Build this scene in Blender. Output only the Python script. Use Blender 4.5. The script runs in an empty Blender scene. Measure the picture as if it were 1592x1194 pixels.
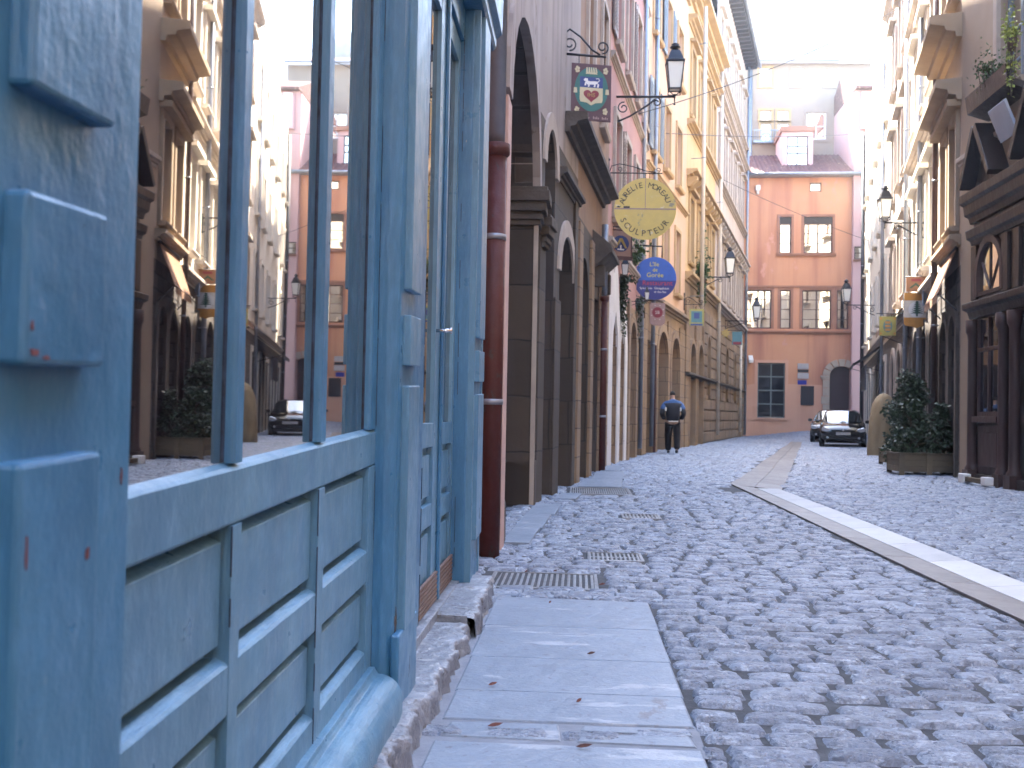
import bpy, bmesh, math, random
import numpy as np
from mathutils import Vector, Matrix
R = random.Random(7)
S = bpy.context.scene
COL = S.collection
rad = math.radians

# ------------------------------------------------------------------ camera
F = 1600.0; CX, CY = 796.0, 597.0                     # focal length and centre in photo pixels
CAMPOS = Vector((0, 0, 1.02))
_y = Vector(((900-CX)/F, -(645-CY)/F, -1)).normalized()      # street axis (+Y) seen at (900, 645)
_t = Vector((1, -0.019, 0))                                   # tilt of the horizon
_z = _t.cross(_y).normalized()
if _z.y < 0: _z = -_z
_x = _y.cross(_z).normalized()
M = Matrix((_x, _y, _z))                                      # camera space -> world
cam_d = bpy.data.cameras.new('camera'); cam = bpy.data.objects.new('camera', cam_d); COL.objects.link(cam)
cam.matrix_world = Matrix.Translation(CAMPOS) @ M.to_4x4()
cam_d.sensor_width = 36; cam_d.lens = 36*F/1592; cam_d.clip_start = .05; cam_d.clip_end = 600
cam_d.dof.use_dof = True; cam_d.dof.focus_distance = 4.8; cam_d.dof.aperture_fstop = 6.5
S.camera = cam
def ray(px, py): return (M @ Vector(((px-CX)/F, -(py-CY)/F, -1)))
def atY(px, py, Y): d = ray(px, py); return CAMPOS + d*(Y/d.y)
def atZ(px, py, Z=0.0): d = ray(px, py); return CAMPOS + d*((Z-CAMPOS.z)/d.z)
def proj(p):
    q = M.transposed() @ (Vector(p)-CAMPOS); return (CX + F*q.x/-q.z, CY - F*q.y/-q.z)

# ------------------------------------------------------------------ light
SUN_EL, SUN_AZ = 55.0, -34.0                          # azimuth measured from +Y towards +X
sd = Vector((math.sin(rad(SUN_AZ))*math.cos(rad(SUN_EL)), math.cos(rad(SUN_AZ))*math.cos(rad(SUN_EL)), math.sin(rad(SUN_EL))))
w = bpy.data.worlds.new('World'); S.world = w; w.use_nodes = True
nt = w.node_tree; sky = nt.nodes.new('ShaderNodeTexSky'); sky.sky_type = 'NISHITA'; sky.sun_disc = False
sky.sun_elevation = rad(SUN_EL); sky.sun_rotation = rad(SUN_AZ); sky.dust_density = 2.0; sky.air_density = 1.3; sky.ozone_density = 2.5; sky.altitude = 200
bg = nt.nodes['Background']; bg.inputs['Strength'].default_value = 0.15
nt.links.new(sky.outputs[0], bg.inputs['Color'])
sl = bpy.data.lights.new('sun', 'SUN'); sl.energy = 3.4; sl.angle = rad(.53); sl.color = (1, .93, .8)
so = bpy.data.objects.new('sun', sl); COL.objects.link(so); so.rotation_euler = sd.to_track_quat('Z', 'Y').to_euler(); so.location = (0, 0, 40)
S.view_settings.view_transform = 'Standard'; S.view_settings.look = 'None'; S.view_settings.gamma = 1
S.view_settings.use_curve_mapping = False; S.view_settings.exposure = 3.75

# ------------------------------------------------------------------ materials
def mk(name):
    m = bpy.data.materials.new(name); m.use_nodes = True
    return m, m.node_tree, m.node_tree.nodes['Principled BSDF']
def nd(t, typ, **kw):
    n = t.nodes.new(typ)
    for k, v in kw.items():
        if isinstance(k, str) and hasattr(n, k): setattr(n, k, v)
    return n
def noise(t, co, scale, stretch=(1, 1, 1), detail=5, rough=.55, dist=0):
    mp = nd(t, 'ShaderNodeMapping'); mp.inputs['Scale'].default_value = stretch
    n = nd(t, 'ShaderNodeTexNoise'); n.inputs['Scale'].default_value = scale; n.inputs['Detail'].default_value = detail
    n.inputs['Roughness'].default_value = rough; n.inputs['Distortion'].default_value = dist
    t.links.new(co, mp.inputs[0]); t.links.new(mp.outputs[0], n.inputs['Vector']); return n.outputs['Fac']
def ramp(t, fac, a, b, lo=0., hi=1.):
    r = nd(t, 'ShaderNodeMapRange'); r.inputs[1].default_value = a; r.inputs[2].default_value = b
    r.inputs[3].default_value = lo; r.inputs[4].default_value = hi; t.links.new(fac, r.inputs[0]); return r.outputs[0]
def mixc(t, fac, a, b, mode='MIX'):
    m = nd(t, 'ShaderNodeMix', data_type='RGBA', blend_type=mode)
    for i, v in ((0, fac), (6, a), (7, b)):
        if isinstance(v, (float, int)): m.inputs[i].default_value = v
        elif isinstance(v, tuple): m.inputs[i].default_value = (*v[:3], 1)
        else: t.links.new(v, m.inputs[i])
    return m.outputs[2]
def mth(t, op, a, b=0.):
    m = nd(t, 'ShaderNodeMath', operation=op)
    for i, v in ((0, a), (1, b)):
        if isinstance(v, (float, int)): m.inputs[i].default_value = v
        else: t.links.new(v, m.inputs[i])
    return m.outputs[0]
def surf(name, c1, c2=None, rough=.7, scale=1.5, stretch=(1, 1, 1), bump=.15, bscale=25, bdist=.01, streak=None, flecks=(), metal=0., spec=.5,
         island=0., coat=0., ms=None):
    m, t, b = mk(name); co = nd(t, 'ShaderNodeTexCoord').outputs['Object']
    c2 = c2 or tuple(x*.8 for x in c1)
    col = mixc(t, ramp(t, noise(t, co, scale, stretch), .3, .7), c1, c2)
    if island:
        g = nd(t, 'ShaderNodeNewGeometry'); col = mixc(t, 1.0, col, mixc(t, g.outputs['Random Per Island'], (1-island,)*3, (1+island,)*3), 'MULTIPLY')
    if streak:                                   # streak = (colour, amount, horizontal scale)
        col = mixc(t, ramp(t, noise(t, co, streak[2], (1, 1, .07), 4), .48, .72, 0, streak[1]), col, streak[0])
    for fc, fs, th, st in flecks:
        f = ramp(t, noise(t, co, fs, st, 6, .65), th, th+.03); col = mixc(t, f, col, fc)
    t.links.new(col, b.inputs['Base Color'])
    n1 = noise(t, co, bscale, stretch, 6, .6); n2 = noise(t, co, bscale*.17, (1, 1, 1), 3)
    hh = mth(t, 'ADD', n1, mth(t, 'MULTIPLY', n2, 2.))
    bp = nd(t, 'ShaderNodeBump'); bp.inputs['Strength'].default_value = bump; bp.inputs['Distance'].default_value = bdist
    t.links.new(hh, bp.inputs['Height']); t.links.new(bp.outputs[0], b.inputs['Normal'])
    t.links.new(ramp(t, noise(t, co, scale*5, stretch), .3, .7, rough-.08, min(1, rough+.1)), b.inputs['Roughness'])
    b.inputs['Metallic'].default_value = metal; b.inputs['Specular IOR Level'].default_value = spec; b.inputs['Coat Weight'].default_value = coat
    return m
def ashlar(name, c1, c2, mortar, bw=.7, bh=.36, rough=.85, streak=None, msz=.012, bump=.5):
    m, t, b = mk(name); tc = nd(t, 'ShaderNodeTexCoord'); co = tc.outputs['Object']
    br = nd(t, 'ShaderNodeTexBrick'); br.inputs['Scale'].default_value = 1; br.inputs['Brick Width'].default_value = bw
    br.inputs['Row Height'].default_value = bh; br.inputs['Mortar Size'].default_value = msz; br.inputs['Mortar Smooth'].default_value = .4
    br.inputs['Color1'].default_value = (*c1, 1); br.inputs['Color2'].default_value = (*c2, 1); br.inputs['Mortar'].default_value = (*mortar, 1)
    wn = nd(t, 'ShaderNodeVectorMath', operation='ADD'); sc = nd(t, 'ShaderNodeVectorMath', operation='SCALE'); sc.inputs['Scale'].default_value = .05
    nn = nd(t, 'ShaderNodeTexNoise'); nn.inputs['Scale'].default_value = 2.5; t.links.new(co, nn.inputs['Vector']); t.links.new(nn.outputs['Color'], sc.inputs[0])
    t.links.new(tc.outputs['UV'], wn.inputs[0]); t.links.new(sc.outputs[0], wn.inputs[1]); t.links.new(wn.outputs[0], br.inputs['Vector'])
    col = mixc(t, ramp(t, noise(t, co, 2.2), .35, .75, 0, .55), br.outputs['Color'], tuple(x*.55 for x in c1))
    if streak: col = mixc(t, ramp(t, noise(t, co, streak[2], (1, 1, .1), 4), .48, .72, 0, streak[1]), col, streak[0])
    t.links.new(col, b.inputs['Base Color']); b.inputs['Roughness'].default_value = rough
    hh = mth(t, 'SUBTRACT', mth(t, 'MULTIPLY', noise(t, co, 18), .5), br.outputs['Fac'])
    bp = nd(t, 'ShaderNodeBump'); bp.inputs['Strength'].default_value = bump; bp.inputs['Distance'].default_value = .015
    t.links.new(hh, bp.inputs['Height']); t.links.new(bp.outputs[0], b.inputs['Normal'])
    return m
def glass(name, dark=(.012, .012, .016), ior=2.1, wob=.02, base=.0, tint=(1, 1, 1), wscale=3.):
    m = bpy.data.materials.new(name); m.use_nodes = True; t = m.node_tree; t.nodes.clear()
    out = nd(t, 'ShaderNodeOutputMaterial'); g = nd(t, 'ShaderNodeBsdfGlossy'); g.inputs['Roughness'].default_value = .015; g.inputs['Color'].default_value = (*tint, 1)
    d = nd(t, 'ShaderNodeBsdfDiffuse'); d.inputs['Color'].default_value = (*dark, 1)
    fr = nd(t, 'ShaderNodeFresnel'); fr.inputs['IOR'].default_value = ior
    mx = nd(t, 'ShaderNodeMixShader'); t.links.new(mth(t, 'MAXIMUM', fr.outputs[0], base), mx.inputs[0]); t.links.new(d.outputs[0], mx.inputs[1]); t.links.new(g.outputs[0], mx.inputs[2])
    co = nd(t, 'ShaderNodeTexCoord').outputs['Object']
    bp = nd(t, 'ShaderNodeBump'); bp.inputs['Strength'].default_value = wob; bp.inputs['Distance'].default_value = .05
    t.links.new(noise(t, co, wscale, (1, 1, .35), 1), bp.inputs['Height']); t.links.new(bp.outputs[0], g.inputs['Normal']); t.links.new(mx.outputs[0], out.inputs[0])
    return m
def plain(name, c, rough=.5, metal=0., spec=.5, coat=0.):
    m, t, b = mk(name); b.inputs['Base Color'].default_value = (*c, 1); b.inputs['Roughness'].default_value = rough
    b.inputs['Metallic'].default_value = metal; b.inputs['Specular IOR Level'].default_value = spec; b.inputs['Coat Weight'].default_value = coat
    return m

def blue_paint(name, c1, c2, dx=1.0):
    """weathered oil paint on wood: brushed grain, yellowish rubbed flecks, a few chips down to grey wood near the ground"""
    m, t, b = mk(name); tc = nd(t, 'ShaderNodeTexCoord'); co = tc.outputs['Object']
    col = mixc(t, ramp(t, noise(t, co, 5, (1, 1, .35)), .3, .72), c1, c2)
    col = mixc(t, ramp(t, noise(t, co, 70, (1, .16, .16), 7, .75), .48, .72, 0, .5), col, tuple(min(1, x*1.55+.035) for x in c1))
    col = mixc(t, ramp(t, noise(t, co, 2.2, (1, 1, .4), 6, .65), .45, .7, 0, .5), col, tuple(x*.62 for x in c1))
    col = mixc(t, ramp(t, noise(t, co, 38, (1, 1, .25), 8, .75), .655, .70, 0, .6*dx), col, (.42, .40, .28))
    col = mixc(t, ramp(t, noise(t, co, 9, (1, 1, .6), 6, .7), .73, .745, 0, .8*dx), col, (.22, .11, .09))
    sx = nd(t, 'ShaderNodeSeparateXYZ'); t.links.new(co, sx.inputs[0])
    low = ramp(t, sx.outputs['Z'], .05, .6, .10, 0.)
    chip = ramp(t, mth(t, 'ADD', noise(t, co, 11, (1, 1, .4), 8, .7), low), .685+.06*(dx < 1), .70+.06*(dx < 1))
    col = mixc(t, chip, col, mixc(t, noise(t, co, 40, (1, 1, .1)), (.06, .05, .045), (.20, .18, .16)))
    gr = ramp(t, noise(t, co, 3.2, (1, 1, 1), 5), .5, .8, 0, .35); col = mixc(t, gr, col, tuple(x*.45 for x in c1))
    t.links.new(col, b.inputs['Base Color'])
    hh = mth(t, 'SUBTRACT', mth(t, 'ADD', noise(t, co, 90, (1, .12, .12), 5, .7), mth(t, 'MULTIPLY', noise(t, co, 14, (1, 1, .5), 5), 1.6)), mth(t, 'MULTIPLY', chip, 2.))
    bp = nd(t, 'ShaderNodeBump'); bp.inputs['Strength'].default_value = .6; bp.inputs['Distance'].default_value = .005
    t.links.new(hh, bp.inputs['Height']); t.links.new(bp.outputs[0], b.inputs['Normal'])
    t.links.new(mth(t, 'ADD', ramp(t, noise(t, co, 12), .3, .7, .27, .45), mth(t, 'MULTIPLY', chip, .4)), b.inputs['Roughness'])
    return m
MT = {}
MT['blue'] = blue_paint('weathered blue paint', (.036, .150, .30), (.062, .195, .335))
MT['blue2'] = blue_paint('weathered blue panel paint', (.085, .21, .345), (.115, .25, .36), .6)
MT['putty'] = surf('black perished putty', (.012, .016, .03), (.03, .06, .12), .8, 30, bump=.5)
MT['shopglass'] = glass('old shop glass', (.010, .007, .009), 3.6, .006, .62, (1, .96, .92))
MT['winglass'] = glass('old window glass', (.03, .03, .035), 1.9, .04, .72, (1, .97, .9), 1.3)
MT['darkglass'] = glass('dark window glass', (.02, .022, .03), 1.6, .03)
MT['zinc'] = surf('zinc', (.23, .25, .29), (.30, .32, .36), .42, 6, bump=.08, metal=.55)
MT['redpipe'] = surf('red iron paint', (.085, .013, .010), (.055, .010, .008), .62, 3, bump=.35, bscale=30, flecks=[((.05, .03, .028), 9, .60, (1, 1, .5)), ((.22, .10, .07), 26, .69, (1, 1, .5))], streak=((.05, .02, .02), .6, 14))
MT['iron'] = surf('wrought iron', (.012, .014, .022), (.02, .021, .03), .45, 9, bump=.2, metal=.3)
MT['steel'] = plain('bright steel', (.6, .6, .62), .22, 1.)
MT['lilac'] = surf('lilac plaster', (.37, .315, .285), (.29, .25, .23), .9, 1.2, bump=.25, streak=((.15, .12, .12), .7, 3.5), flecks=[((.2, .15, .13), 2.2, .62, (1, 1, .5))])
MT['pinkplaster'] = surf('pale pink plaster', (.55, .38, .32), (.45, .30, .27), .9, 3, bump=.25, flecks=[((.16, .12, .1), 22, .66, (1, 1, 1))])
MT['ochrebrown'] = surf('ochre brown plaster', (.31, .19, .115), (.23, .145, .095), .9, 1., bump=.2, streak=((.16, .10, .08), .75, 3.))
MT['mauve'] = surf('mauve plaster', (.36, .25, .27), (.30, .2, .22), .9, 1., bump=.2, streak=((.2, .13, .13), .6, 3.))
MT['pink'] = surf('pink plaster', (.42, .235, .21), (.36, .20, .185), .9, .8, bump=.15, streak=((.36, .17, .15), .5, 2.))
MT['peach'] = surf('peach plaster', (.56, .38, .26), (.5, .32, .22), .9, .8, bump=.15, streak=((.45, .26, .16), .4, 2.))
MT['yellow'] = surf('yellow plaster', (.56, .40, .22), (.48, .34, .19), .9, .8, bump=.15, streak=((.42, .26, .13), .4, 2.))
MT['yellowstone'] = surf('yellow stone trim', (.48, .33, .17), (.38, .26, .14), .85, 2, bump=.25)
MT['creamgrey'] = surf('cream grey plaster', (.50, .42, .38), (.42, .35, .33), .9, .8, bump=.15, streak=((.28, .22, .2), .5, 2.))
MT['trim'] = surf('pale stone trim', (.44, .37, .31), (.34, .28, .24), .88, 3, bump=.3)
MT['darkstone'] = surf('dark stone trim', (.06, .048, .042), (.10, .08, .065), .85, 3, bump=.5, bdist=.02)  # dark brown stone, tone varied at random
MT['ashbrown'] = ashlar('brown grey ashlar', (.085, .062, .044), (.048, .038, .032), (.022, .02, .02), 1.1, .62, streak=((.06, .05, .06), .6, 1.5))
MT['ashdark'] = ashlar('dark rubble stone', (.10, .08, .07), (.065, .055, .055), (.035, .03, .03), .5, .3, msz=.03, bump=.9)
MT['ashochre'] = ashlar('ochre ashlar', (.33, .22, .13), (.24, .165, .11), (.10, .07, .055), .8, .42, streak=((.15, .1, .08), .5, 1.5))
MT['whitewash'] = surf('whitewash', (.72, .70, .70), (.6, .57, .57), .85, 2, bump=.3, flecks=[((.35, .26, .22), 7, .66, (1, 1, 1))])
MT['orange'] = surf('salmon orange render', (.60, .315, .19), (.53, .255, .155), .9, .35, bump=.15, streak=((.30, .11, .09), .75, 1.2), flecks=[((.56, .29, .22), .8, .60, (1, 1, .5))])
MT['salmon'] = surf('salmon repaired render', (.62, .36, .25), (.58, .32, .23), .9, .5, bump=.1, streak=((.40, .18, .14), .3, 1.2))
MT['browntrim'] = surf('brown painted stone', (.36, .18, .12), (.28, .14, .1), .85, 2, bump=.2)
MT['brownwood'] = surf('brown window wood', (.10, .05, .045), (.07, .04, .035), .5, 4, bump=.1)
MT['tile'] = surf('clay roof tiles', (.13, .055, .048), (.085, .04, .04), .92, 3, bump=.4, flecks=[((.28, .18, .13), 5, .6, (1, 1, 1))])
MT['white'] = surf('off white paint', (.75, .74, .72), (.68, .67, .66), .6, 2, bump=.05)
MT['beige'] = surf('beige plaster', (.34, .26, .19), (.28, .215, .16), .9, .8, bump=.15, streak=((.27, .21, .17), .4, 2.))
MT['ochrestone'] = surf('ochre cornice stone', (.36, .27, .18), (.28, .21, .145), .85, 2, bump=.3)
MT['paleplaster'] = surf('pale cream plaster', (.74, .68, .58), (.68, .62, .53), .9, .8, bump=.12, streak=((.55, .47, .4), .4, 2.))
MT['greyplaster'] = surf('grey blue plaster', (.42, .44, .48), (.36, .38, .43), .9, .8, bump=.12, streak=((.28, .28, .32), .4, 2.))
MT['rosepale'] = surf('pale rose plaster', (.62, .40, .38), (.57, .36, .35), .9, .6, bump=.1, streak=((.5, .3, .28), .4, 1.5))
MT['darkwood'] = surf('dark stained wood', (.03, .018, .016), (.018, .012, .012), .42, 3, stretch=(1, 1, .2), bump=.3, bscale=40)
MT['redwood'] = surf('red brown wood', (.06, .028, .026), (.035, .02, .02), .5, 3, stretch=(1, 1, .2), bump=.3, bscale=40)
MT['shutter'] = surf('grey blue shutter paint', (.20, .25, .31), (.16, .2, .26), .6, 3, bump=.2)
MT['greyshutter'] = surf('brown grey shutter paint', (.22, .17, .15), (.17, .13, .12), .6, 3, bump=.2)
MT['planter'] = surf('planter timber', (.17, .13, .08), (.11, .085, .055), .75, 4, stretch=(.2, 1, 1), bump=.4, bscale=40, island=.25)
MT['leaf'] = surf('dark evergreen leaves', (.012, .03, .013), (.025, .05, .018), .45, 6, bump=.05, island=.4)
MT['leaf2'] = surf('mid green leaves', (.03, .07, .018), (.05, .10, .025), .5, 6, bump=.05, island=.4)
MT['leafyel'] = surf('yellow green leaves', (.30, .34, .05), (.2, .27, .05), .5, 6, bump=.05, island=.4)
MT['bark'] = surf('bark', (.09, .065, .045), (.05, .04, .03), .9, 12, bump=.6)
MT['straw'] = surf('tan fibrous skin', (.34, .26, .15), (.24, .18, .10), .8, 5, stretch=(1, 1, .3), bump=.5, bscale=22, bdist=.03)
MT['frost'] = plain('frosted lamp glass', (.78, .78, .72), .35)
MT['canvas'] = surf('orange canvas', (.26, .14, .08), (.2, .11, .065), .85, 2, bump=.15)
MT['greycanvas'] = surf('grey canvas', (.11, .12, .15), (.08, .09, .12), .8, 2, bump=.15)
MT['ochrerustic'] = surf('ochre rusticated stone', (.30, .20, .12), (.19, .135, .095), .88, 1.6, bump=.5, bdist=.02, streak=((.1, .075, .06), .6, 1.2), island=.15)
# ------------------------------------------------------------------ mesh builder
class Fr:
    """local frame: u along, w outward, z up"""
    def __init__(s, o=(0, 0, 0), u=(1, 0, 0), w=(0, 1, 0), shear=0., su=0.):
        s.o = Vector(o); s.u = Vector(u).normalized(); s.w = Vector(w).normalized(); s.k = shear; s.su = su; s.z = Vector((0, 0, 1))
    def W(s, p): return s.o + s.u*p[0] + s.w*p[1] + Vector((0, 0, p[2] + s.k*(p[0]-s.su)))
    def px(s, x, y, w=0.):
        d = ray(x, y); o = s.o + s.w*w; tt = (o-CAMPOS).dot(s.w)/d.dot(s.w); q = CAMPOS + d*tt - s.o
        u = q.dot(s.u); return u, q.z - s.k*(u-s.su)
def wallfr(A, B, right=False):
    A = Vector((*A, 0)) if len(A) == 2 else Vector(A); B = Vector((*B, 0)) if len(B) == 2 else Vector(B); u = (B-A).normalized()
    w = Vector((u.y, -u.x, 0)) if not right else Vector((-u.y, u.x, 0))
    f = Fr(A, u, w); f.L = (B-A).length; return f
ID = Fr()
ID.w = Vector((0, 1, 0))
class MB:
    def __init__(s, fr=None): s.v = []; s.f = []; s.fr = fr or ID; s.sm = []; s.mi = []
    def add(s, vs, fs, sm=False, mi=0):
        o = len(s.v); s.v += [tuple(p) for p in vs]
        for f in fs: s.f.append(tuple(i+o for i in f)); s.sm.append(sm); s.mi.append(mi)
        return s
    def quad(s, a, b, c, d, mi=0): return s.add([a, b, c, d], [(0, 1, 2, 3)], mi=mi)
    def box(s, u0, u1, w0, w1, z0, z1, mi=0):
        v = [(u, w_, z) for z in (z0, z1) for w_ in (w0, w1) for u in (u0, u1)]
        return s.add(v, [(0, 1, 3, 2), (4, 6, 7, 5), (0, 4, 5, 1), (2, 3, 7, 6), (0, 2, 6, 4), (1, 5, 7, 3)], mi=mi)
    def prism(s, poly, ax, a, b, mi=0, sm=False):
        """poly in the two other axes (in order), extruded along axis ax from a to b"""
        def P(q, t):
            l = list(q); l.insert(ax, t); return tuple(l)
        n = len(poly); v = [P(q, a) for q in poly] + [P(q, b) for q in poly]
        s.add(v, [tuple(range(n))[::-1], tuple(range(n, 2*n))], mi=mi)
        s.add(v, [(i, (i+1) % n, n+(i+1) % n, n+i) for i in range(n)], sm, mi); return s
    def tube(s, pts, r, n=8, mi=0, cap=True):
        pts = [Vector(p) for p in pts]; rs = r if isinstance(r, (list, tuple)) else [r]*len(pts); v = []; f = []
        prev = None
        for i, p in enumerate(pts):
            d = (pts[min(i+1, len(pts)-1)] - pts[max(i-1, 0)]).normalized()
            if prev is None:
                a = d.cross(Vector((0, 0, 1)) if abs(d.z) < .9 else Vector((1, 0, 0))).normalized()
            else: a = (prev - d*prev.dot(d)).normalized()
            prev = a; b = d.cross(a)
            for k in range(n):
                t = 2*math.pi*k/n; v.append(tuple(p + (a*math.cos(t)+b*math.sin(t))*rs[i]))
        for i in range(len(pts)-1):
            for k in range(n): f.append((i*n+k, i*n+(k+1) % n, (i+1)*n+(k+1) % n, (i+1)*n+k))
        s.add(v, f, n > 5, mi)
        if cap: s.add(v[:n], [tuple(range(n))], mi=mi); s.add(v[-n:], [tuple(range(n))], mi=mi)
        return s
    def lathe(s, prof, c, n=16, mi=0, sx=1, sy=1, rot=0.):
        v = []; f = []
        for r, z in prof:
            for k in range(n):
                t = 2*math.pi*k/n+rot; v.append((c[0]+r*math.cos(t)*sx, c[1]+r*math.sin(t)*sy, c[2]+z))
        for i in range(len(prof)-1):
            for k in range(n): f.append((i*n+k, i*n+(k+1) % n, (i+1)*n+(k+1) % n, (i+1)*n+k))
        s.add(v, f, n > 6, mi); s.add(v[:n], [tuple(range(n))], mi=mi); s.add(v[-n:], [tuple(range(n))], mi=mi); return s
    def merge(s, o):
        k = len(s.v); s.v += o.v; s.f += [tuple(i+k for i in f) for f in o.f]; s.sm += o.sm; s.mi += o.mi; return s
    def build(s, name, m, parent=None, bevel=0., weld=True, sub=0, smooth=None):
        org = parent.matrix_world.translation if parent is not None and parent.type == 'EMPTY' else (Vector(parent['_o']) if parent is not None else Vector((0, 0, 0)))
        top = parent is None
        W = [s.fr.W(p) for p in s.v]
        if top and W:
            mn = Vector([min(p[i] for p in W) for i in range(3)]); mx = Vector([max(p[i] for p in W) for i in range(3)])
            org = Vector(((mn.x+mx.x)/2, (mn.y+mx.y)/2, mn.z))
        me = bpy.data.meshes.new(name); me.from_pydata([tuple(p-org) for p in W], [], s.f)
        uvl = me.uv_layers.new(name='UVMap')
        for pol in me.polygons:
            a = [Vector(s.v[i]) for i in pol.vertices]; nn = Vector((0, 0, 0))
            for i in range(len(a)): nn += a[i].cross(a[(i+1) % len(a)])
            ax = max(range(3), key=lambda i: abs(nn[i])); o2 = [i for i in range(3) if i != ax]
            for li, p in zip(pol.loop_indices, a): uvl.data[li].uv = (p[o2[0]], p[o2[1]])
            pol.use_smooth = s.sm[pol.index] if smooth is None else smooth
            pol.material_index = s.mi[pol.index]
        for q in (m if isinstance(m, (list, tuple)) else [m]): me.materials.append(MT[q] if isinstance(q, str) else q)
        if weld:
            bm = bmesh.new(); bm.from_mesh(me); bmesh.ops.remove_doubles(bm, verts=bm.verts, dist=1e-5)
            bmesh.ops.delete(bm, geom=[v for v in bm.verts if not v.link_faces], context='VERTS'); bmesh.ops.recalc_face_normals(bm, faces=bm.faces); bm.to_mesh(me); bm.free()
        o = bpy.data.objects.new(name, me); COL.objects.link(o)
        if top: o.location = org
        else:
            o.parent = parent
            if parent.type != 'EMPTY': o.location = (0, 0, 0)
        o['_o'] = tuple(org)
        if sub: md = o.modifiers.new('s', 'SUBSURF'); md.levels = md.render_levels = sub
        if bevel: md = o.modifiers.new('b', 'BEVEL'); md.width = bevel; md.segments = 2; md.limit_method = 'ANGLE'; md.angle_limit = rad(40); md.harden_normals = False
        return o
def empty(name, loc, label, cat, group=None):
    e = bpy.data.objects.new(name, None); COL.objects.link(e); e.location = loc; e.empty_display_size = .2
    e.matrix_world = Matrix.Translation(Vector(loc)); tag(e, label, cat, group); return e
def tag(o, label=None, cat=None, group=None, kind=None):
    if label: o['label'] = label
    if cat: o['category'] = cat
    if group: o['group'] = group
    if kind: o['kind'] = kind
    return o
def textmb(txt, size, depth=.004):
    c = bpy.data.curves.new('t', 'FONT'); c.body = txt; c.size = size; c.extrude = depth/2; c.align_x = 'CENTER'; c.resolution_u = 2
    o = bpy.data.objects.new('t', c); COL.objects.link(o); dg = bpy.context.evaluated_depsgraph_get(); dg.update()
    me = bpy.data.meshes.new_from_object(o.evaluated_get(dg)); r = ([tuple(v.co) for v in me.vertices], [tuple(p.vertices) for p in me.polygons])
    bpy.data.objects.remove(o); bpy.data.curves.remove(c); bpy.data.meshes.remove(me); return r

# ---- walls with openings -----------------------------------------------------------------
def wall(mb, u0, u1, z0, z1, ops, depth=.22, mi=0):
    """front skin with real holes; ops = (a, b, c, d, rise[, depth]); rise>0 -> arched head"""
    us = sorted({u0, u1, *[x for o in ops for x in o[:2]]}); zs = sorted({z0, z1, *[x for o in ops for x in o[2:4]]})
    us = [x for x in us if u0-1e-6 <= x <= u1+1e-6]; zs = [x for x in zs if z0-1e-6 <= x <= z1+1e-6]
    for i in range(len(us)-1):
        for j in range(len(zs)-1):
            cu, cz = (us[i]+us[i+1])/2, (zs[j]+zs[j+1])/2
            if any(o[0] < cu < o[1] and o[2] < cz < o[3] for o in ops): continue
            mb.quad((us[i], 0, zs[j]), (us[i+1], 0, zs[j]), (us[i+1], 0, zs[j+1]), (us[i], 0, zs[j+1]), mi)
    for o in ops:
        a, b, c, d, rise = o[:5]; dp = o[5] if len(o) > 5 else depth; sp = d-rise
        mb.quad((a, 0, c), (a, 0, sp), (a, -dp, sp), (a, -dp, c), mi); mb.quad((b, 0, c), (b, 0, sp), (b, -dp, sp), (b, -dp, c), mi)
        if c > z0+1e-6: mb.quad((a, 0, c), (b, 0, c), (b, -dp, c), (a, -dp, c), mi)
        if rise <= 0: mb.quad((a, 0, d), (b, 0, d), (b, -dp, d), (a, -dp, d), mi)
        else:
            n = 14; pts = [((a+b)/2 - (b-a)/2*math.cos(math.pi*k/n), sp+rise*math.sin(math.pi*k/n)) for k in range(n+1)]
            for p, q in zip(pts[:-1], pts[1:]):
                mb.quad((p[0], 0, p[1]), (q[0], 0, q[1]), (q[0], 0, d), (p[0], 0, d), mi)
                mb.quad((p[0], 0, p[1]), (q[0], 0, q[1]), (q[0], -dp, q[1]), (p[0], -dp, p[1]), mi)
def archpoly(a, b, c, d, rise, n=14):
    if rise <= 0: return [(a, c), (b, c), (b, d), (a, d)]
    return [(a, c), (b, c)] + [((a+b)/2 + (b-a)/2*math.cos(math.pi*k/n), d-rise+rise*math.sin(math.pi*k/n)) for k in range(n+1)]
def surround(mb, a, b, c, d, rise=0, t=.16, p=.05, bottom=False, mi=0):
    """projecting stone frame round an opening"""
    sp = d-rise
    mb.box(a-t, a, 0, p, c, sp, mi); mb.box(b, b+t, 0, p, c, sp, mi)
    if bottom: mb.box(a-t, b+t, 0, p, c-t, c, mi)
    if rise <= 0: mb.box(a-t, b+t, 0, p, d, d+t, mi)
    else:
        n = 14; cu = (a+b)/2; rx = (b-a)/2
        for k in range(n):
            t0, t1 = math.pi*k/n, math.pi*(k+1)/n
            q = [(cu-rx*math.cos(x), sp+rise*math.sin(x)) for x in (t0, t1)] + [(cu-(rx+t)*math.cos(x), sp+(rise+t)*math.sin(x)) for x in (t1, t0)]
            mb.prism(q, 1, 0, p, mi)
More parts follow.
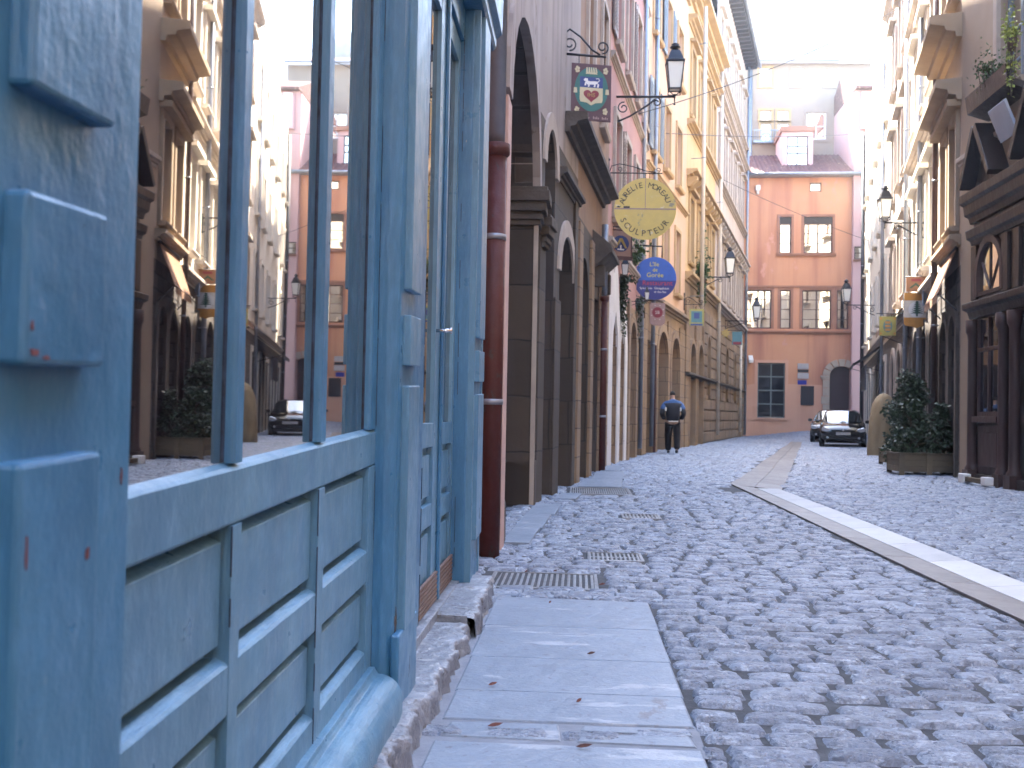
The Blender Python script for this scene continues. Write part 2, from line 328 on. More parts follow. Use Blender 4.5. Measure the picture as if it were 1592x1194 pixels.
def window(par, fr, a, b, c, d, rise=0, nx=2, ny=3, dp=.16, fm='brownwood', gm='winglass', bar=.035, fw=.06, name='window', double=True):
    m = MB(fr); w0, w1 = -dp, -dp+.05
    m.box(a, a+fw, w0, w1, c, d-rise); m.box(b-fw, b, w0, w1, c, d-rise); m.box(a+fw, b-fw, w0, w1, c, c+fw)
    if rise <= 0: m.box(a+fw, b-fw, w0, w1, d-fw, d)
    else: 
        k = MB(fr); surround(k, a+fw, b-fw, d-rise, d-fw, rise-fw, fw, .05); k.v = [(x, y+w0, z) for x, y, z in k.v]; m.merge(k)
    top = d-fw if rise <= 0 else d-rise*.6
    for i in range(1, nx):
        u = a+(b-a)*i/nx; ww = fw if (double and i*2 == nx) else bar; m.box(u-ww/2, u+ww/2, w0, w1-.005, c+fw, top if rise <= 0 else d-fw)
    for j in range(1, ny):
        z = c+(d-c)*j/ny; m.box(a+fw, b-fw, w0, w1-.012, z-bar/2, z+bar/2)
    f = m.build(name, fm, par)
    g = MB(fr); pz = archpoly(a, b, c, d, rise); g.prism(pz, 1, w0-.012, w0+.012); g.build('pane', gm, f)
    return f
def sill(par, fr, a, b, z, p=.12, h=.1, m='trim', name='sill'):
    q = MB(fr); q.prism([(0, z-h), (p*.8, z-h), (p, z-h*.4), (p, z-.01), (-.02, z)], 0, a, b); return q.build(name, m, par)
def cornice(par, fr, a, b, z, p=.35, h=.35, m='trim', name='string_course', prof=None):
    q = MB(fr); prof = prof or [(0, 0), (.18, 0), (.22, .25), (.5, .3), (.55, .5), (1, .62), (1, .92), (.96, 1), (0, 1.05)]
    q.prism([(x*p, z+y*h) for x, y in prof], 0, a, b); return q.build(name, m, par)
def shutter(par, fr, a, b, c, d, w=.03, m='shutter', louvre=True):
    q = MB(fr); q.box(a, b, w, w+.035, c, d)
    if louvre:
        z = c+.12
        while z < d-.14:
            q.box(a+.06, b-.06, w+.035, w+.05, z, z+.035); z += .075
    return q.build('shutter', m, par)
def pipe(fr, u, segs, r=.06, w=.12, label='', name='drainpipe', clamps=(), lean=0.):
    """segs = [(z0, z1, material, radius, partname)]"""
    e = empty(name, fr.W((u, w, segs[-1][0])), label, 'drainpipe', 'drainpipes on the facades')
    for z0, z1, m, rr, pn in segs:
        q = MB(fr); q.tube([(u+lean*z0, w, z0), (u+lean*z1, w, z1)], rr, 16)
        if pn == 'lower_pipe': q.tube([(u+lean*z1, w, z1-.09), (u+lean*z1, w, z1-.07), (u+lean*z1, w, z1), (u+lean*z1, w, z1+.01)], [rr, rr+.022, rr+.022, rr-.01], 16)
        q.build(pn, m, e)
    for z in clamps:
        q = MB(fr); rr = [s[3] for s in segs if s[0] <= z <= s[1]][0]
        q.tube([(u+lean*z, w, z-.02), (u+lean*z, w, z+.02)], rr+.007, 16); q.box(u-.012, u+.012, 0, w, z-.012, z+.012); q.box(u+rr, u+rr+.035, w-.012, w+.012, z-.016, z+.016)
        q.build('clamp', 'zinc', e)
    return e
def mass(par, fr, u0, u1, z1, dp, depth=7., m='trim', roof='tile', name='wall_core', z0=0.):
    """solid building behind the front skin"""
    q = MB(fr); q.box(u0, u1, -depth, -dp, z0, z1); q.build(name, m, par)
    if roof:
        r = MB(fr); r.prism([(.45, z1-.02), (.45, z1+.1), (-depth/2, z1+1.7), (-depth-.3, z1+.1), (-depth-.3, z1-.02)], 0, u0-.02, u1+.02); r.build('roof', roof, par)
# ------------------------------------------------------------------ ground and street
def sstep(x): x = max(0., min(1., x)); return x*x*(3-2*x)
def gz(x, y): return .40*sstep((y-41)/15)*sstep((x-8.3)/5) + .012*math.sin(x*1.1+y*.35)*sstep((y-3)/4)
LP = [(-.62, -30), (-.6, 6.2), (-.5, 11.7), (-.07, 15.2), (.5, 20), (1.3, 26), (3.47, 34.7), (5.5, 43), (8.9, 57), (30, 58)]
RP = [(6.4, -30), (6.6, 9), (6.8, 18.9), (7.4, 21.7), (8.9, 28.3), (10.75, 36.7), (14.86, 55), (30, 58)]
def lx(y, P):
    for (x0, y0), (x1, y1) in zip(P[:-1], P[1:]):
        if y0 <= y <= y1: return x0 + (x1-x0)*(y-y0)/(y1-y0)
    return P[-1][0]
MT['ground'] = surf('gritty dark mortar', (.045, .05, .06), (.03, .033, .04), .8, 3, bump=.5, bscale=60, bdist=.01)
xs = sorted({-60, -30, -10, *[round(-1+.5*i, 2) for i in range(36)], 20, 30, 60}); ys = sorted({-60, -30, -10, *[1.5*i for i in range(42)], 70, 120})
g = MB(); g.v = [(x, y, gz(x, y) - (.0 if y < 300 else 0)) for y in ys for x in xs]; nx_ = len(xs)
g.f = [(j*nx_+i, j*nx_+i+1, (j+1)*nx_+i+1, (j+1)*nx_+i) for j in range(len(ys)-1) for i in range(nx_-1)]; g.sm = [True]*len(g.f); g.mi = [0]*len(g.f)
tag(g.build('ground', 'ground', None, weld=False), kind='structure')

# worn setts: one domed stone per sett, laid in wavering courses across the street
def cobble_mat():
    m, t, b = mk('worn street setts'); co = nd(t, 'ShaderNodeTexCoord').outputs['Object']
    gi = nd(t, 'ShaderNodeNewGeometry').outputs['Random Per Island']
    col = mixc(t, gi, (.125, .16, .235), (.265, .315, .41))
    col = mixc(t, ramp(t, noise(t, co, 30, (1, 1, 1), 8, .75), .45, .62, 0, .68), col, (.065, .08, .11))
    col = mixc(t, ramp(t, noise(t, co, 18, (1, 1.6, 1), 7, .7), .54, .64, 0, .75), col, (.46, .52, .61))  # pale bluish patches: sheen highlights painted into the stone colour
    col = mixc(t, ramp(t, noise(t, co, 1.1, (1, 1, 1), 4), .5, .75, 0, .3), col, (.10, .115, .14))
    t.links.new(col, b.inputs['Base Color'])
    hh = mth(t, 'ADD', noise(t, co, 55, (1, 1, 1), 6, .65), mth(t, 'MULTIPLY', noise(t, co, 17, (1, 1, 1), 4, .6), 2.4))
    bp = nd(t, 'ShaderNodeBump'); bp.inputs['Strength'].default_value = .95; bp.inputs['Distance'].default_value = .014
    t.links.new(hh, bp.inputs['Height']); t.links.new(bp.outputs[0], b.inputs['Normal'])
    t.links.new(ramp(t, noise(t, co, 20, (1, 1, 1), 5), .3, .7, .20, .48), b.inputs['Roughness']); b.inputs['Specular IOR Level'].default_value = 1.0
    return m
MT['cobble'] = cobble_mat()
MT['slab'] = surf('pale sawn paving slab', (.23, .275, .34), (.185, .225, .285), .42, 2.5, bump=.5, bscale=60, bdist=.006, flecks=[((.14, .15, .18), 24, .62, (1, 1, 1)), ((.34, .37, .42), 6, .6, (.25, 1, 1)), ((.16, .17, .2), 5, .66, (1, .4, 1))])
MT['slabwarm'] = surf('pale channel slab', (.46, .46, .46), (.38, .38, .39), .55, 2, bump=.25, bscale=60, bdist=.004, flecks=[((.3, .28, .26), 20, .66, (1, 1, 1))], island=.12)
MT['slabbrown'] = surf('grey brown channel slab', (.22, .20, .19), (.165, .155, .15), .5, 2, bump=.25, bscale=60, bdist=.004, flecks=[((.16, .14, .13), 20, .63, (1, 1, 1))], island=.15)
MT['cement'] = surf('cement joint', (.22, .24, .28), (.15, .165, .20), .75, 6, bump=.4, bscale=50, bdist=.006)
MT['step'] = surf('worn step stone', (.27, .295, .34), (.16, .175, .21), .34, 7, bump=.9, bscale=22, bdist=.02, spec=.7, flecks=[((.12, .115, .12), 12, .6, (1, 1, 1)), ((.42, .43, .45), 9, .62, (1, 1, 1))])
MT['grate'] = surf('galvanised grate', (.36, .38, .41), (.25, .26, .28), .4, 12, bump=.2, metal=.7)
holes = [(-.8, .39, 3.40, 5.62), (-.8, .39, 1.0, 3.18), (2.27, 2.86, 1.0, 15.2), (-.57, .17, 5.95, 6.62), (.05, .50, 7.18, 7.68), (.42, .86, 10.2, 10.72), (-.14, .74, 13.2, 14.5)]
STRIP = [((2.28, 15.75), (2.84, 14.6)), ((9.2, 45.5), (9.66, 45.3))]
def instrip(x, y):
    t = (y-15.2)/(45.4-15.2)
    if t < -.04 or t > 1: return False
    xa = 2.28+(9.2-2.28)*((y-15.75)/(29.75)); xb = 2.84+(9.66-2.84)*((y-14.6)/30.7)
    return xa-.03 < x < xb+.03
def cobbles():
    rr = np.random.RandomState(3); V = []; Fc = []; nv = 0
    y = 1.9
    while y < 57:
        far = y > 12; rowh = rr.uniform(.125, .165)*(1.0 if not far else 1.12); nxg, nyg = (8, 6) if y < 8 else ((6, 5) if y < 16 else (4, 4))
        x0 = lx(y, LP)-.15; x1 = min(lx(y, RP)+.1, y*.6+1.5 if y < 18 else 99); x = x0 + rr.uniform(-.15, 0); ph = rr.uniform(0, 6)
        while x < x1:
            wd = rr.uniform(.15, .31)*(1.15 if far else 1)
            xa, xb = x, x+wd; x = xb; cy = y+rowh/2
            for a, b, c, d in holes:
                if c < cy < d:
                    if xa < a < xb: xb = a
                    elif xa < b < xb: xa = b
            if 14.6 > cy > 15.9 or xb-xa < .05: continue
            wd = xb-xa; cx = (xa+xb)/2
            if any(a < cx < b and c < cy < d for a, b, c, d in holes) or instrip(cx, cy) or (cy > 14.6 and cy < 15.9 and 2.2 < cx < 3.0): continue
            cy += .035*math.sin(cx*1.7+y*.11) + .02*math.sin(cx*4.1+ph)+rr.uniform(-.008, .008)
            a_ = np.linspace(-1, 1, nxg); b_ = np.linspace(-1, 1, nyg); A, B = np.meshgrid(a_, b_)
            A2 = np.sign(A)*np.abs(A)**.6; B2 = np.sign(B)*np.abs(B)**.6
            hw, hh = wd/2-rr.uniform(-.001, .005), rowh/2+rr.uniform(-.007, .001)
            cor = (np.abs(A2)**4*np.abs(B2)**4)
            px = A2*hw*(1-.07*cor)*(1+rr.uniform(-.1, .1)*B2); py = B2*hh*(1-.11*cor)*(1+rr.uniform(-.12, .12)*A2)
            edge = np.maximum(np.abs(A2)**9, np.abs(B2)**8)
            h = .019+rr.uniform(-.005, .006)
            pz = h*(1-.22*(A2**2*.5+B2**2*.8)) * (1-edge) - .012*edge + rr.normal(0, .0016, A.shape)*(1-edge)
            pz += A2*rr.uniform(-.004, .004)+B2*rr.uniform(-.0035, .0035)
            px = px + rr.normal(0, .0035, A.shape); py = py + rr.normal(0, .0028, A.shape)
            th = rr.uniform(-.06, .06); c, s_ = math.cos(th), math.sin(th)
            X = cx + px*c-py*s_; Y = cy+px*s_+py*c; Z = pz + gz(cx, cy)
            V.append(np.stack([X.ravel(), Y.ravel(), Z.ravel()], 1))
            i = np.arange(nxg-1); j = np.arange(nyg-1); I, J = np.meshgrid(i, j); k = (J*nxg+I).ravel()+nv
            Fc.append(np.stack([k, k+1, k+1+nxg, k+nxg], 1)); nv += nxg*nyg
        y += rowh
    V = np.concatenate(V).astype(np.float32); Fc = np.concatenate(Fc).astype(np.int32)
    me = bpy.data.meshes.new('cobbled_street'); me.vertices.add(len(V)); me.vertices.foreach_set('co', V.ravel()); me.loops.add(Fc.size); me.loops.foreach_set('vertex_index', Fc.ravel())
    me.polygons.add(len(Fc)); me.polygons.foreach_set('loop_start', np.arange(0, Fc.size, 4, dtype=np.int32)); me.polygons.foreach_set('loop_total', np.full(len(Fc), 4, np.int32))
    me.polygons.foreach_set('use_smooth', np.ones(len(Fc), bool)); me.update(calc_edges=True); me.materials.append(MT['cobble'])
    o = bpy.data.objects.new('cobbled_street', me); COL.objects.link(o); tag(o, kind='structure')
cobbles()

def slab(mb, pts, h=.02, inset=.003, dz=(0, 0, 0, 0), wob=0.):
    """one paving slab from four ground corners"""
    c = sum((Vector((*p, 0)) for p in pts), Vector())/4; q = [Vector((*p, 0)) for p in pts]; q = [p+(c-p).normalized()*inset*1.4 for p in q]
    n = len(mb.v); zz = [gz(p.x, p.y)+h+dz[i] for i, p in enumerate(q)]
    q2 = [p+(c-p).normalized()*.008 for p in q]
    mb.add([(p.x, p.y, gz(p.x, p.y)-.02) for p in q] + [(p.x, p.y, z-.005) for p, z in zip(q, zz)] + [(p.x, p.y, z) for p, z in zip(q2, zz)],
           [(8, 9, 10, 11)] + [(i, (i+1) % 4, 4+(i+1) % 4, 4+i) for i in range(4)] + [(4+i, 4+(i+1) % 4, 8+(i+1) % 4, 8+i) for i in range(4)])
pv = MB()
for y0, y1 in ((4.87, 5.6), (4.25, 4.87), (3.74, 4.25), (3.39, 3.74), (2.5, 3.16), (1.8, 2.5)): slab(pv, [(-.435, y0), (.395, y0+.0), (.39, y1-.02 if y1 == 5.6 else y1), (-.43, y1+.02 if y1 == 5.6 else y1)], .018)
tag(pv.build('pavement', 'slab', None), kind='structure')
pv = MB()
for x0, x1, y0, y1 in ((-.42, -.03, 3.20, 3.37), (.0, .385, 3.19, 3.29), (.01, .385, 3.30, 3.375)): slab(pv, [(x0, y0+.01), (x1, y0), (x1-.01, y1), (x0+.012, y1-.012)], .017, .006)
for i in range(7): slab(pv, [(-.50, 5.72+.0+i*.0), (-.3, 5.70), (-.3, 5.9), (-.5, 5.9)], .01) if i == 0 else slab(pv, [(-.3+(i-1)*.13, 5.69), (-.3+i*.13, 5.69), (-.3+i*.13, 5.9), (-.3+(i-1)*.13, 5.9)], .008+.003*(i % 2), .005)
# smooth slabs along the arcade foot
for y0, y1, xa, xb in ((7.9, 9.0, -.58, -.36), (9.0, 10.3, -.55, -.3), (10.3, 11.5, -.5, -.22)): slab(pv, [(xa, y0), (xb, y0), (xb+.04, y1), (xa+.04, y1)], .03)
for y0, y1, xa, xb in ((12.3, 13.2, -.3, -.02), (14.5, 16.2, -.0, .62), (16.2, 18.2, .22, .72), (18.4, 20.2, .4, .75)): slab(pv, [(xa, y0), (xb, y0), (xb+.08, y1), (xa+.1, y1)], .035)
tag(pv.build('kerb_setts', 'slab', None), kind='structure')
ce = MB()
for a, b, c, d in ((-.62, -.425, 1.2, 5.95), (-.425, .40, 3.10, 3.42)): ce.quad((a, c, .012), (b, c, .012), (b, d, .012), (a, d, .012))
tag(ce.build('mortar_strip', 'cement', None), kind='structure')
ch = MB(); cb = MB(); y = 1.2; k = 0
while y < 15.0:
    L = R.uniform(.95, 1.35); y1 = min(y+L, 15.15)
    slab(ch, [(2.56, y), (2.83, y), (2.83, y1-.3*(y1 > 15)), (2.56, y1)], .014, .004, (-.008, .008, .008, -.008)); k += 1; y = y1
y = .9
while y < 15.0:
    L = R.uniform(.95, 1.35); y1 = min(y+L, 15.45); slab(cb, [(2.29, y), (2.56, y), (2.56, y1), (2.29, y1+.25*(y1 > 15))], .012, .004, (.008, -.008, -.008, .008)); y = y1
def sp(t, s): a = Vector(STRIP[0][0]).lerp(Vector(STRIP[1][0]), t); b = Vector(STRIP[0][1]).lerp(Vector(STRIP[1][1]), t); return tuple(a.lerp(b, s))
n = 27
for i in range(n):
    t0, t1 = i/n, (i+1)/n; slab(cb, [sp(t0, 0), sp(t0, .5), sp(t1, .5), sp(t1, 0)], .012, .004); slab(cb, [sp(t0, .5), sp(t0, 1), sp(t1, 1), sp(t1, .5)], .014, .004)
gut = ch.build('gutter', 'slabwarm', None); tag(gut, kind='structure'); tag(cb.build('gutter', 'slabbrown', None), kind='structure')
def grate(x0, x1, y0, y1, n, label, rot=0.):
    e = empty('drain_grate', ((x0+x1)/2, (y0+y1)/2, 0), label, 'drain grate', 'drain grates in the cobbles'); t = .022
    q = MB(); q.box(x0, x1, y0, y0+t, -.01, .014); q.box(x0, x1, y1-t, y1, -.01, .014); q.box(x0, x0+t, y0+t, y1-t, -.01, .014); q.box(x1-t, x1, y0+t, y1-t, -.01, .014); q.build('frame', 'grate', e, bevel=.003)
    q = MB(); st = (x1-x0-2*t)/n
    for i in range(n): a = x0+t+i*st; q.box(a+st*.45, a+st*.95, y0+t, y1-t, -.005, .010)
    q.box(x0+t, x1-t, (y0+y1)/2-.015, (y0+y1)/2+.015, -.006, .007); q.build('bars', 'grate', e, bevel=.002)
    q = MB(); q.quad((x0+t, y0+t, .001), (x1-t, y0+t, .001), (x1-t, y1-t, .001), (x0+t, y1-t, .001)); q.build('pit', plain('dark pit', (.02, .02, .024), .8), e)
grate(-.52, .13, 6.0, 6.58, 17, 'wide slotted drain grate nearest the foot of the red drainpipe')
grate(.08, .47, 7.22, 7.64, 11, 'smaller drain grate just beyond the widest nearby grate')
grate(.45, .83, 10.25, 10.68, 9, 'small drain grate midway along the cobbles, second farthest from the shop')
grate(-.1, .70, 13.3, 14.4, 26, 'long fine-barred grate at the foot of the stone arches')

# step stones under the shopfront
def step_stone(u0, u1, xf, h, label):
    rr = np.random.RandomState(int(u0*100)); q = MB(); nu = max(10, int((u1-u0)/.016)); prof = [(-.80, h-.004), (-.66, h), (-.60, h), (-.56, h), (-.53, h), (xf-.035, h-.001), (xf-.018, h-.002), (xf-.006, h-.007), (xf-.001, h-.02), (xf-.004, h*.55), (xf+.002, h*.25), (xf+.008, -.01)]
    def sm(n, k): return np.convolve(rr.normal(0, 1, n+k-1), np.ones(k)/k**.5, 'valid')
    a = sm(nu+1, 9)*.010+sm(nu+1, 3)*.005; b = sm(nu+1, 7)*.0035; chip = np.maximum(0, sm(nu+1, 5)-1.0)*.02; np_ = len(prof)
    for i in range(nu+1):
        u = u0+(u1-u0)*i/nu; e = min(1, (min(i, nu-i))/1.5)
        for j, (x, z) in enumerate(prof):
            s = 0 if j < 4 else min(1, (j-3)/3); c = chip[i] if j in (6, 7, 8) else 0
            q.v.append((x + (a[i]-c)*s + rr.normal(0, .0022)*s, u+rr.normal(0, .0015), z-.02*(1-e)*(j < 9)+(rr.normal(0, .0016)+b[i]-c*.5 if j > 0 else 0)))
    q.f = [(i*np_+j, i*np_+j+1, (i+1)*np_+j+1, (i+1)*np_+j) for i in range(nu) for j in range(np_-1)]; q.sm = [True]*len(q.f); q.mi = [0]*len(q.f)
    q.box(-.70, xf-.03, u0+.001, u1-.001, .0, h-.012); q.box(-.70, xf-.008, u1-.05, u1-.001, .0, h-.03)
    o = q.build('step_stone', 'step', None, weld=False); tag(o, label, 'step', 'worn step stones along the shopfront')
step_stone(1.2, 2.7, -.475, .10, 'worn grey step stone nearest the viewer, under the blue window bays')
step_stone(2.705, 3.78, -.465, .105, 'broken-edged step stone beside the chipped blue pilaster')
step_stone(3.785, 4.62, -.478, .085, 'low worn step stone in front of the first door leaf')
step_stone(4.625, 5.75, -.455, .12, 'raised rough step stone at the far end of the shop, before the last pilaster')

# ------------------------------------------------------------------ blue shopfront
SF = Fr((-.62, 0, 0), (0, 1, 0), (1, 0, 0), .036, 3.0)
SN = Fr((-.62, 0, 0), (0, 1, 0), (1, 0, 0))
shop = empty('shopfront', (-.62, 3.2, 0), 'weathered blue wooden shopfront with glazed bays, panelled doors and worn pilasters', 'shopfront')
def rail(z0, z1, u0, u1, w0=-.05, w1=0., name='rail', top=True, m='blue2'):
    q = MB(SF)
    q.prism([(w0, z0), (w1-.004, z0), (w1, z0+.006), (w1, z1-.008), (w1-.006, z1-.002), (-.024, z1+.006), (w0, z1+.006)] if top else [(w0, z0), (w1, z0), (w1, z1), (w0, z1)], 0, u0, u1)
    return q.build(name, m, shop, bevel=.001)
def panel(u0, u1, z0, z1, wr=-.045, wf=-.014, gx=.014, gz_=.032, nm='panel', m='blue2'):
    q = MB(SF); q.box(u0, u1, wr-.02, wr, z0, z1)
    b = .012; a = (u0+gx, u1-gx, z0+gz_, z1-gz_)
    v = [(a[0]-b*.4, wr, a[2]-b), (a[1]+b*.4, wr, a[2]-b), (a[1]+b*.4, wr, a[3]+b), (a[0]-b*.4, wr, a[3]+b), (a[0], wf, a[2]), (a[1], wf, a[2]), (a[1], wf, a[3]), (a[0], wf, a[3])]
    q.add(v, [(4, 5, 6, 7), (0, 1, 5, 4), (1, 2, 6, 5), (2, 3, 7, 6), (3, 0, 4, 7)]); return q.build(nm, m, shop, bevel=.002)
stiles = [(1.18, 1.27), (1.824, 1.875), (2.440, 2.500), (3.03, 3.12)]
for a, b in stiles:
    q = MB(SF); q.box(a, b, -.05, 0.001, .02, .85); q.build('stile', 'blue2', shop, bevel=.001)
    q = MB(SF); q.prism([(a, -.05), (b, -.05), (b, -.006), (b-.006, .001), (a+.006, .001), (a, -.006)], 2, .962, 3.2); q.build('mullion', 'blue', shop, bevel=.0015)
for (a, b), (c, d) in zip(stiles[:-1], stiles[1:]):
    rail(.508, .608, b, c); rail(.10, .310, b, c, w1=0., name='bottom_rail')
    panel(b, c, .608, .855); panel(b, c, .310, .508)
    q = MB(SF); q.box(b-.005, c+.005, -.034, -.022, .955, 3.2); q.build('shop_pane', 'shopglass', shop)
    for s0, s1_ in ((b, b+.007), (c, c-.007)): q = MB(SF); q.prism([(s0, -.022), (s0+(s1_-s0)*.6, -.022), (s0, -.018)], 2, .964, 3.2); q.build('glazing_bead', 'putty', shop)
rail(.852, .958, 1.18, 3.12, name='top_rail')
# the stiles cross the rails, so the rails' ends butt on them; rounded base moulding
q = MB(SF); n = 10
pr = [(-.02, .10), (-.02, .245), (.018, .245), (.022, .235)] + [(.03+.075*math.sin(math.pi/2*k/n), .15+.075*math.cos(math.pi/2*k/n)) for k in range(n+1)] + [(.105, .06), (.095, .03)]
q.prism(pr, 0, 1.0, 3.10, sm=False); q.build('base_moulding', 'blue2', shop, bevel=.002)
def pilaster(u0, u1, wf, blocks, zb, su, name='pilaster', chips=False):
    f = Fr((-.62, 0, 0), (0, 1, 0), (1, 0, 0), .036, su)
    q = MB(f); q.prism([(u0, -.08), (u1, -.08), (u1, wf), (u0+.045, wf), (u0+.03, wf-.004), (u0+.012, wf-.018), (u0, wf-.032)], 2, zb, 3.2)
    o = q.build(name, 'blue', shop, bevel=.004)
    for a, b, c, d, p in blocks:
        q = MB(f); q.box(a, b, wf-.005, wf+p, c, d); q.build('raised_block', 'blue2' if u0 > 2 else 'blue', shop, bevel=.006 if u0 < 2 else .004)
    return o
NEARP = pilaster(.30, 1.247, .065, [(.950, 1.118, -.2, .968, .025), (.950, 1.118, 1.062, 1.232, .025), (.950, 1.128, 1.333, 3.2, .025)], -.1, 1.08)
pilaster(3.12, 3.50, .062, [(3.22, 3.43, .33, 1.10, .024), (3.22, 3.43, 1.165, 1.325, .024), (3.22, 3.43, 1.405, 3.2, .024)], .06, 3.2)
q = MB(SF); q.box(3.13, 3.48, .058, .085, .08, .33); q.build('plinth', 'blue', shop, bevel=.006)
pilaster(5.47, 5.95, .05, [(5.58, 5.88, .33, 1.12, .024), (5.58, 5.88, 1.19, 1.36, .024), (5.58, 5.88, 1.43, 3.2, .024)], .10, 5.6)
for a, b, c, d in ((5.475, 5.50, .15, .06), (5.91, 5.95, .15, .06)):
    q = MB(SN); q.box(a, b, .0, .058, .11, 3.2); q.build('edge_bead', 'blue2', shop, bevel=.006)
# door recess frame and the double door
q = MB(SN); q.box(3.5, 4.30, -.10, -.035, .12, 3.2); q.build('door_frame', 'blue', shop, bevel=.004)
def door_leaf(u0, u1, handle):
    f = Fr((-.67, 0, 0), (0, 1, 0), (1, 0, 0)); st = .085; sr = .17 if handle else .085
    q = MB(f); z0, z1 = .13, 3.02
    for a, b in ((u0, u0+st), (u1-sr, u1)): q.box(a, b, -.045, 0, z0, z1)
    for a, b in ((z0, .22), (.50, .60), (.86, .97), (z1-.12, z1)): q.box(u0+st, u1-sr, -.045, -.001, a, b)
    d = q.build('door_leaf', 'blue2', shop, bevel=.003)
    for a, b in ((.22, .50), (.60, .86)):
        p = MB(f); p.box(u0+st, u1-sr, -.04, -.03, a, b); p.box(u0+st+.03, u1-sr-.03, -.03, -.012, a+.035, b-.035); p.build('door_panel', 'blue2', d, bevel=.003)
    p = MB(f); p.box(u0+st, u1-sr, -.03, -.02, .97, z1-.12); p.build('door_pane', 'shopglass', d)
    p = MB(f); 
    for k in range(7): p.box(u0+.02, u1-.02, 0, .012, .135+k*.02, .147+k*.02)
    p.build('vent_slats', surf('bare vent wood', (.22, .15, .12), (.15, .10, .09), .8, 9, bump=.3), d)
    if handle:
        h = MB(f); hz = 1.40; hu = u1-.145; h.tube([(hu, 0, hz), (hu, .075, hz+.001)], .0085, 10); h.tube([(hu, .068, hz-.015), (hu, .068, hz+.015)], .007, 8); h.build('handle', 'steel', d)
        h = MB(f); h.box(u1-.012, u1+.028, .001, .018, z0, z1); h.build('meeting_strip', 'blue', d, bevel=.004)
door_leaf(4.32, 4.90, True); door_leaf(4.93, 5.50, False)
q = MB(SN); q.box(3.5, 5.47, -.10, -.03, 3.025, 3.2); q.build('door_head', 'blue', shop, bevel=.004)
q = MB(SN); q.box(3.5, 5.47, -.12, .0, .04, .128); q.build('threshold', 'step', shop, bevel=.004)
q = MB(SN); q.prism([(-.1, 3.2), (.07, 3.2), (.085, 3.22), (.085, 3.27), (.12, 3.30), (.125, 3.5), (.19, 3.56), (.2, 3.62), (-.1, 3.64)], 0, .3, 6.12); q.build('fascia', 'blue', shop, bevel=.003)

# open joints along the glass and pilasters, and bare wood where the paint has gone
rc = random.Random(11)
def crack(fr, u, w_, z0, z1, wd=.0035, side=False):
    z = z0; q = MB(fr)
    while z < z1:
        L = rc.uniform(.03, .28)
        e = min(z1, z+L)
        if rc.random() < .8: q.box(u-wd/2*rc.uniform(.6, 1.3), u+wd/2, w_-.002, w_+.0008, z, e)
        z = e+rc.uniform(.003, .05)
    return q.build('open_joint', 'putty', shop)
for u, w_ in ((1.8215, -.0205), (2.4375, -.0205), (3.0275, -.0205), (3.119, .0012), (1.877, -.0205), (2.502, -.0205)): crack(SF, u, w_, .97, 3.15)
for u, w_ in ((3.119, .0012), (1.823, .0012), (2.439, .0012)): crack(SF, u, w_, .1, .85, .0025)
crack(SN, 5.468, -.029, .2, 3.1); crack(SN, 3.505, -.03, .2, 3.1); crack(SN, 4.305, -.034, .2, 3.0, .005)
MT['barewood'] = surf('bare weathered wood', (.13, .10, .075), (.05, .035, .028), .85, 30, stretch=(1, 1, .2), bump=.7)
MT['barered'] = surf('old red undercoat', (.16, .045, .05), (.10, .035, .04), .7, 20, bump=.3)
def patch(fr, u, w_, z, su_, sz, m, n=13):
    q = MB(fr); pts = []
    for k in range(n): t = 2*math.pi*k/n; r_ = rc.uniform(.45, 1.1); pts.append((u+su_*r_*math.cos(t), z+sz*r_*math.sin(t)))
    q.prism(pts, 1, w_-.002, w_+.0009); return q.build('worn_patch', m, shop)
for a in ((3.185, .0622, .36, .022, .05, 'barewood'), (3.175, .0622, .30, .012, .06, 'putty'), (3.20, .0622, .24, .014, .03, 'barewood'), (3.18, .0622, .17, .02, .035, 'putty'), (3.19, .0622, .12, .02, .03, 'barewood'), (3.46, .0622, .20, .012, .05, 'barewood')): patch(Fr((-.62, 0, 0), (0, 1, 0), (1, 0, 0), .036, 3.2), *a)
for a in ((5.54, .0502, .56, .025, .07, 'barewood'), (5.54, .0502, .50, .03, .03, 'putty'), (5.86, .0502, .26, .02, .08, 'barewood'), (2.52, .0012, .17, .008, .04, 'barewood'), (3.08, .0012, .16, .012, .03, 'putty')): patch(SN if a[0] > 5 else SF, *a)
for a in ((1.222, .0652, .93, .003, .012, 'barered'), (1.09, .0902, .86, .005, .008, 'barered'), (.962, .0902, 1.10, .003, .006, 'barered'), (.967, .0902, 1.075, .010, .004, 'barered'), (.99, .0902, 1.07, .008, .003, 'barered'), (.965, .0902, .88, .002, .02, 'barered')): patch(Fr((-.62, 0, 0), (0, 1, 0), (1, 0, 0), .036, 1.08), *a)
patch(SF, 4.5, .0, -1, .01, .01, 'putty') if False else None

